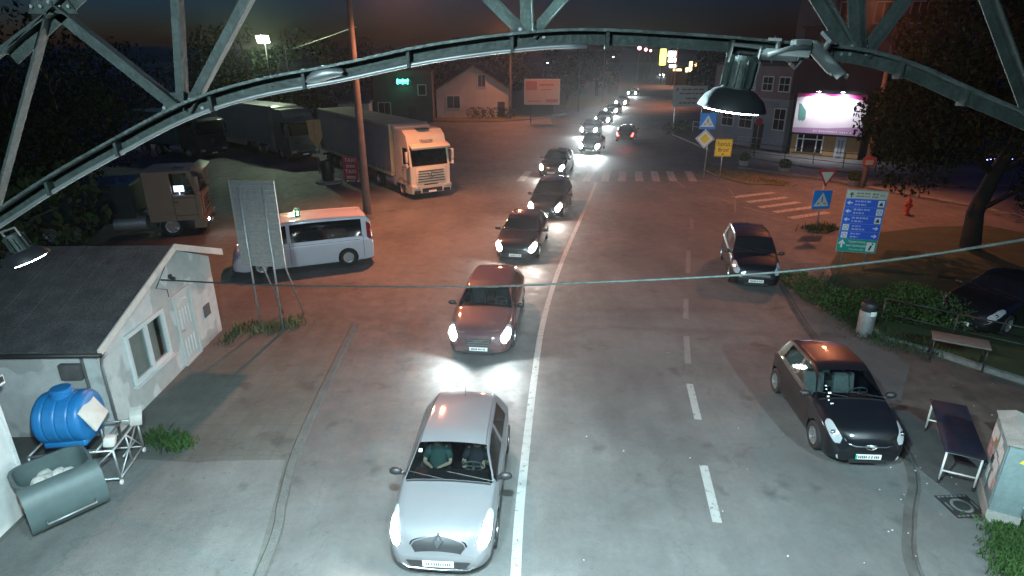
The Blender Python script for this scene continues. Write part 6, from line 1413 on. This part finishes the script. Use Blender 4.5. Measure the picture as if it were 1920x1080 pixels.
mv, Pm = put('dark_minivan', 'dark compact minivan driving in the right lane with its lights off', 'car', MPV, 4.1, 1.72, 1.62, (1417, 532), (1402, 420), 'paint_navy', group=None, interior=False)
q = MB(); q.grid([[Pm(.004, 9-2.6*k/8, .014, sd)+Vector((0, 0, dz)) for k in range(9)] for dz in (-.03, -.11)] if False else [[Vector((-.45+.9*k/8, -2.08, z_)) for k in range(9)] for z_ in (.52, .60)]); q.build('grille', 'chrome', mv)
i10, Pi = put('black_hatchback', 'small black hatchback with clear headlamps parked by the right kerb', 'car', HATCH, 3.60, 1.60, 1.52, (1626, 862), (1528, 634), 'paint_black', group=None, interior=True, seat='seat_light', rz=R(-3))
q = MB(); q.tube([(-.45, -1.79, .62), (-.3, -1.825, .575), (.3, -1.825, .575), (.45, -1.79, .62)], .018, 6); q.tube([(-.46, -1.76, .64), (-.5, -1.72, .70)], .016, 6); q.build('grille_bar', 'chrome', i10, True)
q = MB(); q.tube([(.10*math.cos(a), -1.845, .575+.06*math.sin(a)) for a in [2*PI*k/20 for k in range(21)]], .010, 6); q.tube([(-.04, -1.845, .53), (-.02, -1.845, .62)], .009, 6); q.tube([(.02, -1.845, .53), (.04, -1.845, .62)], .009, 6); q.tube([(-.03, -1.845, .575), (.03, -1.845, .575)], .009, 6); q.build('oval_badge', 'chrome', i10, True)
for sd in (1, -1): MB().lathe([(.001, -.01), (.06, -.01), (.065, 0), (.001, 0)], c=(sd*.55, -1.765, .30), axis='Y', n=16).build('fog_lamp', 'lamp_lens', i10, 40)
MB().box((-.24, -1.824, .325), (.035, .006, .10)).build('plate_band', 'sign_green', i10)
q = MB(); rnd = random.Random(4)
for k in range(9): q.box((-.52+rnd.uniform(-.02, .05), -.66-.06*k+.0, 1.28-.052*k), (rnd.uniform(.03, .07), .004, rnd.uniform(.02, .04)), rot=(R(-48), 0, 0))
q.build('windscreen_permits', 'sign_white', i10)
# silver taxi van: wheels give its place
fw, rw_ = G(500, 515), G(650, 497)
u = (fw-rw_).normalized(); rzv = math.atan2(u.x, -u.y); Lv, Wv = 5.25, 1.92
mid = (fw+rw_)/2; nrm = Vector((-u.y, u.x, 0)); nrm = nrm if nrm.y > 0 else -nrm
cv = mid+nrm*(Wv/2-.1)+u*(.0)
van, Pv = car('taxi_van', 'silver passenger van with a lit green roof sign and people reflected in its windows', 'van', VAN, Lv, Wv, 1.97, (cv.x, cv.y, 0), rzv, 'paint_van', interior=False, hl=(.02, .10, 4.7, 6.0))
van['label'] = 'silver passenger van with a small green roof sign beside the lamp post'
q = MB(); q.box((0, -.08, 1.985+.13), (.50, .20, .27), bev=.04); ts = q.build('roof_sign', 'sign_green', van, 40)
mat('taxi_lit', (.3, 1, .5), .5, emit=(.75, 1, .6), es=6)
text('sign_digit', '3', .24, 'taxi_lit', ts, (0, -.186, 2.12), (PI/2, 0, 0), .004); 
for sd in (1, -1): text('sign_digit', '3', .24, 'taxi_lit', ts, (sd*.254, -.08, 2.12), (PI/2, 0, sd*PI/2), .004)
# chrome strip along the van flanks
for sd in (1, -1):
    MB().grid([[Pv(s_, v_, .012, sd) for v_ in (4.25, 4.45)] for s_ in [.2+.7*i/20 for i in range(21)]]).build('side_rail', 'chrome', van, True)
# dark car parked on the lawn
g = G(1868, 598)
pk, _ = car('parked_dark_car', 'dark car half hidden in the gloom behind the hedge at the right', 'car', SEDAN, 4.5, 1.78, 1.42, (g.x, g.y, .08), R(-62), 'paint_black', interior=False)
g = G(30, 0) if False else None
# ================================================================ NIGHT HAZE
HAZE = 0.0005
if HAZE:
    m = bpy.data.materials.new('haze'); m.use_nodes = True; n = m.node_tree.nodes; n.clear(); o = n.new('ShaderNodeOutputMaterial'); v = n.new('ShaderNodeVolumePrincipled')
    v.inputs['Color'].default_value = (.9, .93, .95, 1); v.inputs['Density'].default_value = HAZE; v.inputs['Anisotropy'].default_value = .85
    m.node_tree.links.new(v.outputs[0], o.inputs['Volume']); M['haze'] = m
    hz = MB().box((0, 690, 6.1), (2000, 1600, 15.4)).build('haze', 'haze'); hz['kind'] = 'stuff'; hz['label'] = 'thin damp night haze lit by lamps'; hz['category'] = 'haze'
